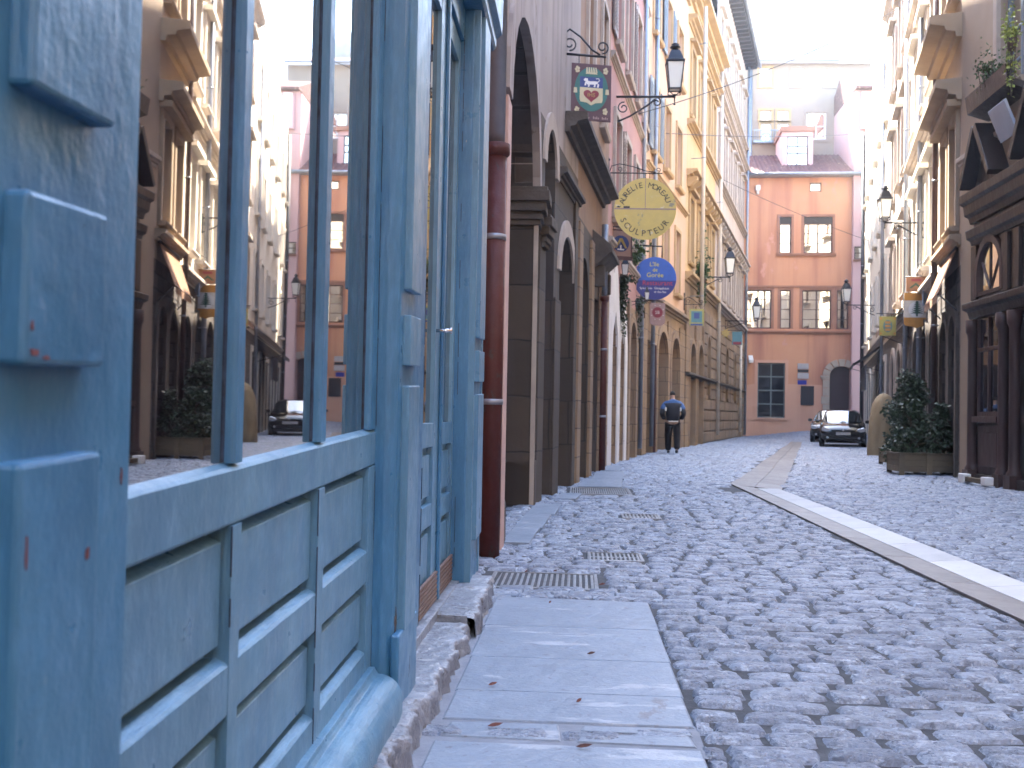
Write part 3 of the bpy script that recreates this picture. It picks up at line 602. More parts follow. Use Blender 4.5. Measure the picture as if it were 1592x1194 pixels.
# ------------------------------------------------------------------ left side of the street
def house(name, label, loc): return empty(name, loc, label, 'house')
def skin(par, fr, u0, u1, z0, z1, ops, m, depth=.22, name='wall', core=True, roof='tile', H=None, cm=None, gf=None):
    q = MB(fr)
    if gf:      # stone ground floor below the plaster
        wall(q, u0, u1, z0, gf[0], [o for o in ops if o[2] < gf[0]], depth, 1); wall(q, u0, u1, gf[0], z1, [o for o in ops if o[2] >= gf[0]], depth, 0); o = q.build(name, [m, gf[1]], par)
    else: wall(q, u0, u1, z0, z1, ops, depth); o = q.build(name, m, par)
    if core: mass(par, fr, u0, u1, H or z1, max([depth]+[x[5] for x in ops if len(x) > 5])+.005, m=cm or m, roof=roof)
    return o
h0 = house('plaster_house', 'tall lilac plaster house standing above the blue shopfront', (-.6, 3, 0))
f0 = wallfr((-.62, -5), (-.6, 6.3)); q = MB(f0); q.box(0, f0.L, -6, -.12, 3.62, 21); q.box(0, f0.L, -6, -.75, 0, 3.62); q.box(11.1, f0.L, -.75, -.02, 0, 3.62); q.box(0, 5.2, -.75, -.02, 0, 3.62); q.build('wall', 'lilac', h0)
for k in range(3):
    for z in (5, 8.8, 12.6): window(h0, f0, 5.8+k*1.9, 6.9+k*1.9, z, z+2.1, nx=2, ny=4, dp=.1, name='window'); 

q = MB(); q.box(-.95, -.735, 6.05, 7.5, 0, 16); q.build('recessed_wall', 'pinkplaster', h0)
pipe(Fr((-.735, 0, 0), (0, 1, 0), (1, 0, 0)), 7.22, [(2.92, 12, 'zinc', .062, 'upper_pipe'), (.0, 2.92, 'redpipe', .078, 'lower_pipe')], w=.118, label='large drainpipe, zinc above and dark red iron below, beside the blue shopfront', clamps=(1.1, 2.26), lean=-.003)

# L1: arcaded house
h1 = house('arcade_house', 'old house with lilac plaster above tall dark stone arches, next to the large red drainpipe', (-.55, 9, 0))
fa = wallfr((-.6, 6.3), (-.5, 11.7)); fb = wallfr((-.5, 11.7), (-.07, 15.2))
skin(h1, fa, 1.15, fa.L, 0, 17, [(1.42, 5.12, 0, 4.55, 1.15, .95)], 'lilac', cm='ashbrown', roof=None)
q = MB(fa); q.box(1.13, 1.418, -.12, .03, 0, 3.35); q.build('corner_strip', 'pinkplaster', h1, bevel=.006)
q = MB(fa); q.prism([(1.52, -.1), (1.72, -.1), (1.69, .02), (1.56, .015)], 2, 0, .36); q.build('guard_stone', 'ashdark', h1, bevel=.03)
# far jamb of the first arch with impost mouldings, faces the viewer
def impost(fr, u, w0, w1, z, s=1., m='darkstone', side=-1):
    q = MB(fr)
    for a, b, p in ((0, .05, .02), (.05, .10, .045), (.10, .13, .03), (.13, .22, .075), (.22, .32, .11), (.32, .36, .09)):
        q.box(u-p*s, u+.3+p*s*.5, w0, w1+p*s, z+a*s, z+b*s)
    q.build('capital', m, h1, bevel=.006)
q = MB(fa); q.box(5.10, 5.36, -1.0, .012, 0, 3.2); q.box(5.10, 5.37, -.9, .03, 0, .5); q.build('pier', 'ashbrown', h1, bevel=.012)
q = MB(fa); q.box(5.085, 5.11, -.03, .022, 0, 3.2); q.build('pier_edge', 'trim', h1, bevel=.005)
impost(fa, 5.08, -1.0, .02, 3.12, 1.15)
q = MB(fa); surround(q, 1.42, 5.12, 3.4, 4.55, 1.15, .3, .035); q.build('arch_band', 'lilac', h1)
q = MB(fa); q.tube([(5.09, -.45, 1.66), (5.05, -.45, 1.66)], .012, 8); q.tube([(5.045, -.45+.06*math.sin(t*.5), 1.60+.06*math.cos(t*.5)) for t in range(14)], .009, 6); q.build('iron_ring', 'iron', h1)
q = MB(fa); n = 18
pts = [(1.43, 0), (1.43, 3.4)] + [(3.27-1.84*math.cos(math.pi*k/n), 3.4+1.14*math.sin(math.pi*k/n)) for k in range(1, n)] + [(5.11, 3.4), (5.11, 0)]
for a, b in zip(pts[:-1], pts[1:]): q.quad((a[0], -.05, a[1]), (b[0], -.05, b[1]), (b[0], -.945, b[1]), (a[0], -.945, a[1]))
q.build('arch_lining', 'ashdark', h1, weld=False)  # dark sheet added; its colour stands in for the shade inside the arch
# inside of the recess: dark door and rubble
q = MB(fa); q.box(1.5, 5.0, -.94, -.90, 0, 3.1); q.build('door', 'darkwood', h1)
skin(h1, fb, 0, fb.L, 0, 17, [(.42, 1.25, 0, 4.5, .5, .7), (1.75, 3.05, 0, 3.45, .55, .5)], 'lilac', cm='ashbrown', roof='tile', gf=(4.5, 'ashbrown'))
q = MB(fb); q.box(1.76, 3.04, -.49, -.42, 0, 2.75); q.build('infill_wall', 'ashdark', h1)
q = MB(fb); q.box(-.02, .42, 0, .03, 0, 3.15); q.box(1.25, 1.75, 0, .03, 0, 2.5); q.box(3.05, 3.35, 0, .04, 0, 4.1); q.build('pier', 'ashbrown', h1, bevel=.01)
impost(fb, .1, -.5, .05, 2.95, 1.0); 
q = MB(fb); surround(q, 1.75, 3.05, 2.9, 3.45, .55, .22, .03); surround(q, .42, 1.25, 4.0, 4.5, .5, .2, .03); q.build('arch_band', 'trim', h1)
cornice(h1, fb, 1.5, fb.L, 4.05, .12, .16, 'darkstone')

# L2: ochre brown house with deep string course
h2 = house('ochre_brown_house', 'ochre brown stained house with a deep dark sloping-looking ledge over a small hooded doorway', (.2, 17.5, 0))
fc = wallfr((-.07, 15.2), (.5, 20)); o2 = [(.5, 1.6, 0, 3.5, .5, .3), (2.2, 3.2, 0, 3.05, 0, .3), (3.7, 4.5, 0, 3.2, .4, .3), (.8, 1.7, 6.2, 8.4, 0), (3.0, 3.9, 6.2, 8.4, 0), (.8, 1.7, 10.2, 12.3, 0), (3.0, 3.9, 10.2, 12.3, 0)]
skin(h2, fc, 0, fc.L, 0, 20.5, o2, 'ochrebrown', gf=(4.0, 'ashbrown'))
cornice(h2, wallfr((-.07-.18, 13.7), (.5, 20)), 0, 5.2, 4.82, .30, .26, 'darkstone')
q = MB(fc)
for a, b in ((0, .42), (1.7, 2.1), (3.28, 3.6), (4.55, 4.83)): q.box(a, b, 0, .05, 0, 3.9)
q.build('pier', 'ashochre', h2, bevel=.01)
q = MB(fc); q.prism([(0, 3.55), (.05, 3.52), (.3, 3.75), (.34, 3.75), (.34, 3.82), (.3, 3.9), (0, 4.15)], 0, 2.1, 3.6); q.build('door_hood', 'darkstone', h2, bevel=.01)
for x in (2.25, 3.4):
    q = MB(fc); q.box(x, x+.12, 0, .2, 3.2, 3.56); q.build('bracket', 'darkstone', h2, bevel=.02)
for o in o2[:3]:
    q = MB(fc); q.box(o[0]+.02, o[1]-.02, -.28, -.22, 0, o[3]-o[4]); q.build('door', 'darkwood', h2)
for o in o2[3:]:
    window(h2, fc, *o[:4], nx=2, ny=3); sill(h2, fc, o[0]-.1, o[1]+.1, o[2]); q = MB(fc); surround(q, *o[:4], t=.14); q.build('window_surround', 'trim', h2)
cornice(h2, fc, 0, fc.L, 9.3, .12, .18, 'trim')
pipe(fc, 3.35, [(3.15, 4.45, 'zinc', .06, 'upper_pipe'), (.0, 3.15, 'redpipe', .072, 'lower_pipe')], w=.09, label='shorter dark red drainpipe beyond the stone arches, beside the whitewashed arches', clamps=(1.0, 2.2))
# L3 pink house with whitewashed arches at street level
h3 = house('pink_house', 'pink plastered house with whitewashed pointed arches at street level', (.9, 23, 0))
fd = wallfr((.5, 20), (1.66, 27.4)); fd2 = fd
o3 = [(.85, 1.75, 0, 3.15, .8, .28), (2.25, 3.15, 0, 3.0, .8, .28), (4.05, 5.4, 0, 3.25, .6, .3), (5.9, 7.0, 0, 3.0, 0, .3)]
up3 = [(a, a+.95, z, z+h_) for a in (.7, 2.6, 4.6, 6.3) for z, h_ in ((5.0, 2.1), (8.6, 2.1), (12.2, 2.0))]
skin(h3, fd, 0, fd.L, 0, 21, o3+[(*w_, 0) for w_ in up3], 'pink', gf=(3.6, 'ashochre'))
q = MB(fd)
def poly_sheet(mb, fr_ops, pts, w): mb.prism(pts, 1, 0, w)
jag = [(.2, 0), (.83, 0), (.83, 2.3), (.9, 2.72), (1.3, 3.17), (1.7, 2.72), (1.77, 2.3), (1.77, 0), (2.23, 0), (2.23, 2.2), (2.3, 2.6), (2.7, 3.02), (3.1, 2.6), (3.17, 2.2), (3.17, 0), (3.62, 0), (3.6, 2.6), (3.3, 3.2), (2.95, 3.55), (2.72, 3.85), (2.5, 3.3), (2.15, 2.9), (1.9, 3.3), (1.6, 3.95), (1.3, 4.25), (.95, 3.9), (.5, 4.05), (.2, 3.9)]
for seg in ([(.2, 0), (.83, 0), (.83, 2.3), (.9, 2.72), (1.3, 3.17), (1.3, 4.25), (.95, 3.9), (.5, 4.05), (.2, 3.9)], [(1.3, 3.17), (1.7, 2.72), (1.77, 2.3), (1.77, 0), (2.23, 0), (2.23, 2.2), (2.3, 2.6), (2.7, 3.02), (2.7, 3.85), (2.5, 3.3), (2.15, 2.9), (1.9, 3.3), (1.6, 3.95), (1.3, 4.25)], [(2.7, 3.02), (3.1, 2.6), (3.17, 2.2), (3.17, 0), (3.62, 0), (3.6, 2.6), (3.3, 3.2), (2.95, 3.55), (2.7, 3.85)]):
    q.prism(seg, 1, -.02, .03)
q.build('whitewashed_arches', 'whitewash', h3)
q = MB(fd)
for o in o3[:2]: q.box(o[0], o[1], -.26, -.2, 0, o[3]-.3)
q.build('arch_infill', 'whitewash', h3)
q = MB(fd); q.box(3.62, 4.02, 0, .06, 0, 3.7); q.box(5.45, 5.85, 0, .05, 0, 3.6); q.box(7.05, 7.45, 0, .05, 0, 3.6); q.build('pier', 'ashochre', h3, bevel=.01)
for o in o3[2:]:
    q = MB(fd); q.box(o[0]+.02, o[1]-.02, -.27, -.2, 0, o[3]-o[4]-.02); q.build('door', 'darkwood', h3)
q = MB(fd); surround(q, *o3[2][:4], .6, .22, .05); q.build('door_surround', 'ashochre', h3)
for i, o in enumerate(up3):
    window(h3, fd, *o, nx=2, ny=4); sill(h3, fd, o[0]-.1, o[1]+.1, o[2], m='trim'); q = MB(fd); surround(q, *o, t=.13, p=.06); q.build('window_surround', 'trim', h3)
    if i % 2: shutter(h3, fd, o[0]-.62, o[0]-.14, o[2], o[3], m='greyshutter')
for z in (4.35, 8.0, 11.6): cornice(h3, fd, 0, fd.L, z, .1, .16, 'trim')
pipe(fd, 6.25, [(.2, 16, 'zinc', .055, 'upper_pipe')], w=.08, label='grey zinc drainpipe running up the pink facade', clamps=(3, 6, 9, 12))

# L4 peach house
h4 = house('peach_house', 'peach orange plastered house with open grey shutters, between the pink and the yellow house', (2.5, 31, 0))
fe = wallfr((1.66, 27.4), (3.47, 34.7))
up4 = [(a, a+1.0, z, z+h_) for a in (.8, 2.9, 5.2) for z, h_ in ((4.9, 2.0), (8.3, 1.9), (11.6, 1.8))]
o4 = [(.5, 1.5, 0, 3.1, 0, .3), (2.1, 3.9, 0, 3.5, .8, .35), (4.6, 6.3, 0, 3.5, .8, .35)]
skin(h4, fe, 0, fe.L, 0, 15.2, o4+[(*w_, 0) for w_ in up4], 'peach', gf=(4.1, 'ashochre'))
for i, o in enumerate(up4):
    window(h4, fe, *o, nx=2, ny=3); sill(h4, fe, o[0]-.12, o[1]+.12, o[2], m='yellowstone', p=.16)
    q = MB(fe); surround(q, *o, t=.12, p=.05); q.build('window_surround', 'yellowstone', h4)
    if i in (1, 5): shutter(h4, fe, o[0]-.6, o[0]-.12, o[2], o[3], m='shutter', w=.05); shutter(h4, fe, o[1]+.12, o[1]+.6, o[2], o[3], m='shutter', w=.05)
q = MB(fe)
for a, b in ((0, .42), (1.55, 2.05), (3.95, 4.55), (6.35, 7.4)): q.box(a, b, 0, .05, 0, 3.9)
q.build('pier', 'ashochre', h4, bevel=.01)
for o in o4[1:]:
    q = MB(fe); surround(q, *o[:5], .22, .07); q.build('arch_surround', 'ashochre', h4)
for o in o4:
    q = MB(fe); q.box(o[0]+.02, o[1]-.02, -.29, -.22, 0, o[3]-o[4]-.02); q.build('door', 'darkwood', h4)
q = MB(fe); q.box(1.52, 1.58, .05, .1, 0, 3.0); q.build('door_post', 'redpipe', h4)
cornice(h4, fe, 0, fe.L, 4.1, .2, .25, 'ashochre'); cornice(h4, fe, 0, fe.L, 7.7, .12, .15, 'yellowstone'); cornice(h4, fe, 0, fe.L, 14.9, .5, .4, 'yellowstone', name='eaves_cornice')
pipe(fe, .95, [(.2, 14.6, 'zinc', .06, 'upper_pipe')], w=.1, label='grey drainpipe between the pink and the peach facade', clamps=(3, 6, 9, 12))

def modillions(par, fr, u0, u1, z, m, st=.85, p=.34, h=.32):
    u = u0+.2
    while u < u1-.3:
        q = MB(fr); q.prism([(0, z-h), (p*.25, z-h), (p, z-h*.35), (p, z), (0, z)], 0, u, u+.3); q.build('modillion', m, par); u += st
# L5 yellow, L6 cream grey: one long line of tall windows between string courses
h5 = house('yellow_house', 'tall golden yellow house with projecting stone ledges and rusticated ground floor', (4.5, 39, 0))
ff = wallfr((3.47, 34.7), (5.5, 43)); 
h6 = house('cream_grey_house', 'cream grey house with dark projecting eaves, next to the salmon facade', (7, 50, 0))
fg = wallfr((5.5, 43), (8.9, 57))
def tallwins(par, fr, us, wd, rows, fm, tm, sm, ny=5, sh=None):
    for u in us:
        for z, hh in rows:
            o = (u, u+wd, z, z+hh); window(par, fr, *o, nx=2, ny=ny, fm=fm, dp=.2); sill(par, fr, u-.12, u+wd+.12, z, m=tm)
            q = MB(fr); surround(q, *o, t=.16, p=.07); q.box(u-.26, u+wd+.26, 0, .22, z+hh+.17, z+hh+.27); q.build('window_surround', tm, par)
us5 = (.7, 2.9, 5.1, 7.0); rows5 = ((6.35, 2.2), (11.4, 2.3)); us6 = (1.0, 3.3, 5.6, 7.9, 10.2, 12.4); rows6 = ((6.3, 2.3), (11.3, 2.4), (16.2, 2.1))
o5 = [(1.0, 2.5, 0, 3.6, .75, .4), (3.2, 4.7, 0, 3.7, .75, .4), (5.9, 6.9, 1.9, 4.2, .5, .3)]
skin(h5, ff, 0, ff.L, 0, 15.6, o5+[(u, u+1.0, z, z+h_, 0) for u in us5 for z, h_ in rows5], 'yellow', gf=(5.6, 'ochrerustic'))
tallwins(h5, ff, us5, 1.0, rows5, 'brownwood', 'yellowstone', 'yellowstone')
o6 = [(1.2, 2.2, 1.9, 4.1, .5, .3), (4.4, 5.6, 1.9, 4.2, .6, .3), (8.4, 9.6, 1.9, 4.2, .6, .3), (11.2, 12.4, 0, 3.6, .6, .3)]
skin(h6, fg, 0, fg.L, 0, 20.3, o6+[(u, u+1.0, z, z+h_, 0) for u in us6 for z, h_ in rows6], 'creamgrey', roof=None, gf=(5.6, 'ochrerustic'))
tallwins(h6, fg, us6, 1.0, rows6, 'brownwood', 'trim', 'trim')
for par, fr, st, z1 in ((h5, ff, 'yellowstone', 15.6), (h6, fg, 'trim', 20.3)):
    cornice(par, fr, 0, fr.L, 5.6, .28, .3, st); cornice(par, fr, 0, fr.L, 9.15, .38, .22, st); modillions(par, fr, 0, fr.L, 9.15, st); cornice(par, fr, 0, fr.L, 10.85, .25, .22, st)
    cornice(par, fr, 0, fr.L, 14.35, .30, .28, st)
cornice(h5, ff, 0, ff.L, 15.3, .55, .45, 'yellowstone', name='eaves_cornice')
cornice(h6, fg, 0, fg.L, 15.5, .26, .2, 'trim')
# dark timber eaves of the far house
q = MB(fg); q.box(0, fg.L, -.3, .65, 20.3, 20.42); u = .2
while u < fg.L: q.box(u, u+.14, 0, .6, 20.12, 20.3); u += .55
q.build('eaves', 'darkwood', h6)
q = MB(fg); q.prism([(.75, 20.43), (.75, 20.55), (-3.5, 22.0), (-7.2, 20.5), (-7.2, 20.4)], 0, -.05, fg.L); q.build('roof', 'tile', h6)
q = MB(fg); q.tube([(0, .75, 20.32), (fg.L, .75, 20.32)], .08, 8); q.build('gutter', 'zinc', h6)
# rusticated ground floors
def rustic(par, fr, u0, u1, z1, ops, m, st=.42):
    q = MB(fr); z = .05; k = 0
    while z < z1-.2:
        segs = [(u0, u1)]
        for o in ops:
            if o[2]-.02 < z+st and z < o[3]:
                segs = [s for a, b in segs for s in ((a, min(b, o[0]-.18)), (max(a, o[1]+.18), b)) if s[1]-s[0] > .08]
        for a, b in segs:
            x = a; 
            while x < b-.02:
                e = min(b, x+R.uniform(.9, 1.4)) if b-x > 1.6 else b
                q.box(x+.015, e-.015, 0, .09+R.uniform(-.01, .01), z+.02, z+st-.03); x = e
        z += st; k += 1
    return q.build('rusticated_blocks', m, par, bevel=.02)
rustic(h5, ff, 5.0, ff.L, 5.2, o5, 'ochrerustic'); rustic(h6, fg, 0, fg.L, 5.2, o6, 'ochrerustic')
q = MB(ff)
for a, b in ((0, .9), (2.6, 3.1), (4.8, 5.0)): q.box(a, b, 0, .08, 0, 5.0)
q.build('pier', 'ashochre', h5, bevel=.01)
for par, fr, ops in ((h5, ff, o5), (h6, fg, o6)):
    cornice(par, fr, 0, fr.L, 2.35, .2, .18, 'darkstone')
    for o in ops:
        q = MB(fr); surround(q, *o[:5], .17, .1); q.build('arch_surround', 'ochrerustic', par)
        if o[2] > 1: window(par, fr, o[0], o[1], o[2], o[3], o[4], nx=2, ny=3, dp=.2, gm='darkglass')
        else:
            q = MB(fr); q.prism(archpoly(o[0], o[1], 0, o[3], o[4]), 1, -.36 if o[5] > .35 else -.28, -.22); q.build('door', 'darkwood', par)
MT['creampipe'] = surf('cream painted pipe', (.62, .54, .45), (.55, .48, .4), .6, 3, bump=.1)
pipe(ff, 1.2, [(4.2, 15.3, 'creampipe', .07, 'upper_pipe')], w=.42, label='long cream painted drainpipe in front of the yellow facade', clamps=(5.2, 10, 14))
pipe(fg, .25, [(.3, 15.5, 'creampipe', .07, 'upper_pipe')], w=.2, label='cream drainpipe between the yellow and the cream grey house', clamps=(5, 10, 14))
pipe(fg, 10.9, [(.3, 5.3, 'creampipe', .06, 'upper_pipe')], w=.2, label='short pale drainpipe on the far rusticated ground floor', clamps=(2, 4))
pipe(fg, 13.85, [(.1, 20.2, 'zinc', .07, 'upper_pipe')], w=.2, label='zinc drainpipe in the corner beside the salmon facade', clamps=(4, 8, 12))

# ------------------------------------------------------------------ salmon house closing the street
ho = house('salmon_house', 'salmon orange rendered house with tiled roof closing the far end of the street', (12, 57, 0))
OF = Fr((8.9, 57, 0), (6.0, -.35, 0), (-.35, -6.0, 0)); OF.L = 6.2
def opx(x0, y0, x1, y1):
    a, d = OF.px(x0, y0); b, c = OF.px(x1, y1); return (a, b, c, d)
W1 = [opx(1212, 336, 1230, 394), opx(1250, 338, 1294, 394)]; W2 = [opx(1158, 450, 1199, 511), opx(1213, 450, 1229, 511), opx(1247, 451, 1292, 512), opx(1301, 452, 1319, 512)]
W0 = opx(1259, 284, 1277, 298); WG = opx(1178, 564, 1220, 650); DR = opx(1290, 569, 1326, 690)
zE = OF.px(1200, 272)[1]
for L_ in (W1, W2):
    zc = sum(o[2] for o in L_)/len(L_); zd = sum(o[3] for o in L_)/len(L_); L_[:] = [(o[0], o[1], zc, zd) for o in L_]
opsO = [(*o, 0) for o in W1+W2+[W0, WG]]+[(DR[0], DR[1], -.1, DR[3], (DR[1]-DR[0])*.42, .35)]
skin(ho, OF, -.6, 7.4, -.1, zE, opsO, 'orange', depth=.2, roof=None)
for o, nx, ny in zip(W1+W2, (1, 2, 2, 1, 2, 1), (3, 3, 4, 4, 4, 4)):
    top = o[3]
    if o in W1:   # rolled blind box in the head of the window
        q = MB(OF); q.box(o[0], o[1], -.16, -.06, o[3]-.36, o[3]); q.build('blind_box', 'darkwood', ho); top = o[3]-.36
    window(ho, OF, o[0], o[1], o[2], top, nx=nx, ny=ny, fm='brownwood', bar=.03, fw=.07, dp=.12)
    q = MB(OF); surround(q, *o, t=.13, p=.03); q.build('window_surround', 'browntrim', ho)
window(ho, OF, *W0, nx=1, ny=1, dp=.1)
window(ho, OF, *WG, nx=2, ny=4, fm=surf('grey green window metal', (.16, .2, .2), (.12, .15, .15), .5, 3), gm='darkglass', bar=.07, fw=.06, dp=.14)
q = MB(OF); surround(q, *WG, t=.16, p=.03); q.box(WG[0]-.16, WG[1]+.16, 0, .1, WG[2]-.1, WG[2]); q.build('window_surround', 'salmon', ho)
sill(ho, OF, W1[0][0]-.15, W1[1][1]+.18, W1[0][2], .15, .14, 'browntrim')
z5 = OF.px(1240, 513)[1]; cornice(ho, OF, -.02, OF.px(1327, 516)[0], z5-.25, .14, .2, 'browntrim'); z4 = OF.px(1240, 447)[1]; q = MB(OF); q.box(.02, OF.px(1322, 447)[0], 0, .07, z4, z4+.1); q.build('lintel_band', 'browntrim', ho)
q = MB(OF); a, b, c, d = opx(1166, 597, 1282, 690); lo = -.1
q.add([(x, .012, z) for x, z in ((.02, lo), (WG[0]-.165, lo), (WG[0]-.165, d+.02), (.02, d-.1))], [(0, 1, 2, 3)]); q.add([(x, .012, z) for x, z in ((WG[0]-.165, lo), (WG[1]+.165, lo), (WG[1]+.165, WG[2]-.105), (WG[0]-.165, WG[2]-.105))], [(0, 1, 2, 3)])
q.add([(x, .012, z) for x, z in ((WG[1]+.165, lo), (DR[0]-.4, lo), (DR[0]-.4, d), (WG[1]+.165, d+.03))], [(0, 1, 2, 3)]); q.build('repaired_render', 'salmon', ho)
q = MB(OF); q.box(DR[0]+.02, DR[1]-.02, -.34, -.28, 0, DR[3]-.02); q.build('door', surf('dark plum door', (.045, .022, .03), (.035, .018, .024), .5, 2, bump=.1), ho)
q = MB(OF); n = 7; cu = (DR[0]+DR[1])/2; rx = (DR[1]-DR[0])/2; rise = rx*.84; sp = DR[3]-rise
for k in range(n):
    t0, t1 = math.pi*k/n+.03, math.pi*(k+1)/n-.03
    q.prism([(cu-rx*math.cos(x), sp+rise*math.sin(x)) for x in (t0, (t0+t1)/2, t1)] + [(cu-(rx+.38)*math.cos(x), sp+(rise+.38)*math.sin(x)) for x in (t1, (t0+t1)/2, t0)], 1, 0, .06)
q.box(DR[0]-.5, DR[0], 0, .1, sp-.12, sp); 
z = .1
while z < sp-.2: q.box(DR[0]-.36-.08*(int(z*3) % 2), DR[0], 0, .05, z, min(z+.42, sp-.13)); z += .44
q.build('door_surround', 'trim', ho, bevel=.01)
# tiled roof with dormer
q = MB(OF); dep = 3.4; rs = 1.75; n = 34; u0, u1 = -.5, 7.0
for i in range(n*6+1):
    u = u0+(u1-u0)*i/(n*6); hh = .06*abs(math.sin(math.pi*i/6))
    for j in range(9): s = j/8; q.v.append((u, .5-(dep+.5)*s, zE-.05+(rs+.2)*s+hh-.03*((j*1.0) % 1)))
q.f = [(i*9+j, i*9+j+1, (i+1)*9+j+1, (i+1)*9+j) for i in range(n*6) for j in range(8)]; q.sm = [True]*len(q.f); q.mi = [0]*len(q.f); q.build('roof', 'tile', ho)
q = MB(OF); q.tube([(-.4, .56, zE-.06), (6.6, .56, zE-.06)], .08, 8); q.box(-.4, 6.6, 0, .5, zE-.16, zE-.1); q.build('gutter', 'zinc', ho)
da, dz1 = OF.px(1216, 205, -1.2); db, dz0 = OF.px(1264, 262, -1.2)
q = MB(OF); wall(q, da, db, dz0-.3, dz1, [(da+.28, db-.28, dz0+.12, dz1-.25, 0)], .15); q.v = [(x, y-1.2, z_) for x, y, z_ in q.v]; q.box(da, da+.02, -4, -1.2, dz0-.3, dz1); q.box(db-.02, db, -4, -1.2, dz0-.3, dz1); q.box(da+.03, db-.03, -4, -1.4, dz0-.3, dz1)
dm = q.build('dormer', 'rosepale', ho)
fdm = Fr(OF.W((0, -1.2, 0)), OF.u, OF.w); window(dm, fdm, da+.28, db-.28, dz0+.12, dz1-.25, nx=2, ny=3, dp=.1, name='dormer_window') if False else None
q = MB(fdm); q.box(da+.28, db-.28, -.12, -.10, dz0+.12, dz1-.25); q.build('dormer_pane', 'winglass', dm)
q = MB(fdm)
for a, b, c, d in ((da+.28, da+.34, dz0+.12, dz1-.25), (db-.34, db-.28, dz0+.12, dz1-.25), ((da+db)/2-.03, (da+db)/2+.03, dz0+.12, dz1-.25)): q.box(a, b, -.1, -.05, c, d)
for z_ in (dz0+.12, dz0+.85, dz0+1.25, dz1-.31): q.box(da+.34, db-.34, -.1, -.06, z_, z_+.06)
q.build('dormer_window', 'brownwood', dm)
q = MB(fdm); q.prism([(.14, dz1), (.14, dz1+.28), (-3, dz1+.4), (-3, dz1)], 0, da-.1, db+.1); q.build('dormer_roof', 'browntrim', dm)
q = MB(fdm); q.box(da-.06, db+.06, 0, .12, dz0-.12, dz0+.02); q.build('dormer_sill', 'zinc', dm)

# plaques, camera, lamp box on the salmon wall
def board(x0, y0, x1, y1, m, name, label, cat, th=.03, fr=None, w=.012):
    f = fr or OF; a, d = f.px(x0, y0, w); b, c = f.px(x1, y1, w); q = MB(f); q.box(min(a, b), max(a, b), w, w+th, c, d); return q.build(name, m, None, bevel=.006), (min(a, b), max(a, b), c, d)
GREYW = surf('weathered pale enamel', (.42, .40, .42), (.36, .34, .36), .5, 8); DK = plain('dark enamel', (.02, .02, .03), .4); BLU = plain('blue enamel', (.02, .035, .30), .35); WHT = plain('white lettering', (.75, .75, .75), .5)
o, r = board(1240, 565, 1257, 574, GREYW, 'plaque', '', ''); tag(o, 'upper pale plaque on the salmon wall, above a dark strip', 'plaque')
o, r = board(1240, 574.6, 1257, 579, DK, 'plaque', '', ''); tag(o, 'narrow dark plaque between two pale plaques on the salmon wall', 'plaque')
o, r = board(1240, 579.6, 1257, 589, GREYW, 'plaque', '', ''); tag(o, 'lower pale plaque on the salmon wall, above the blue plate', 'plaque')
o, r = board(1240, 591, 1254, 598, BLU, 'street_sign', '', ''); tag(o, 'small blue enamel street plate under the pale plaques', 'sign')
o, r = board(1245, 600, 1265, 630, DK, 'notice_board', '', '', .06); tag(o, 'dark framed notice board on the salmon wall below the blue plate', 'notice board')
e = empty('security_camera', OF.W((OF.px(1165, 560)[0], .2, OF.px(1165, 560)[1])), 'white security camera on the salmon wall, left of the dark lattice window', 'camera')
u_, z_ = OF.px(1166, 556); q = MB(OF); q.prism([(.2, z_-.05), (.62, z_-.32), (.66, z_-.16), (.25, z_+.12)], 0, u_-.12, u_+.12); q.build('housing', 'white', e, bevel=.02)
q = MB(OF); q.tube([(u_, 0, z_-.3), (u_, .25, z_-.3), (u_, .35, z_-.15)], .03, 6); q.build('arm', 'iron', e)
q = MB(OF); u_, z_ = OF.px(1178, 294); q.box(u_-.12, u_+.12, .0, .22, z_-.1, z_+.18); q.prism([(0, z_-.3), (.08, z_-.3), (.2, z_-.1), (0, z_-.1)], 0, u_-.07, u_+.07); tag(q.build('wall_box', 'white', None, bevel=.02), 'small off white box high on the salmon wall under the eaves', 'junction box')

# ------------------------------------------------------------------ taller pale house behind
hb = house('pale_cream_house', 'tall pale cream house rising behind the tiled roof of the salmon house', (12, 61, 0))
BF = Fr((7.5, 61.2, 0), (1, 0, 0), (0, -1, 0)); bz = BF.px(1240, 98)[1]
def bpx(x0, y0, x1, y1):
    a, d = BF.px(x0, y0); b, c = BF.px(x1, y1); return (a, b, c, d)
wb = [bpx(1181, 106, 1199, 134), bpx(1231, 106, 1250, 134), bpx(1283, 107, 1301, 134), bpx(1182, 172, 1199, 187), bpx(1209, 172, 1226, 187), bpx(1183, 192, 1199, 220), bpx(1209, 192, 1226, 220), bpx(1254, 175, 1284, 217)]
MT['farcream'] = surf('far cream plaster', (.34, .27, .21), (.29, .23, .185), .9, .8, bump=.1, streak=((.3, .24, .2), .4, 1.5))
skin(hb, BF, -.5, 9.3, 0, bz, [(*o, 0) for o in wb], 'farcream', depth=.18, roof=None, H=bz)
for i, o in enumerate(wb):
    window(hb, BF, *o, nx=2, ny=2 if i > 2 else 3, fm='white', dp=.12, fw=.09, bar=.05); q = MB(BF); surround(q, *o, t=.14, p=.05, bottom=True); q.build('window_surround', 'yellowstone' if i in (0, 3, 4, 5, 6) else 'farcream', hb)
q = MB(BF); n = 40; u0, u1 = -.7, 9.5
for i in range(n*4+1):
    u = u0+(u1-u0)*i/(n*4); hh = .06*abs(math.sin(math.pi*i/4))
    for j in range(3): s = j/2; q.v.append((u, .5-4*s, bz+1.6*s+hh))
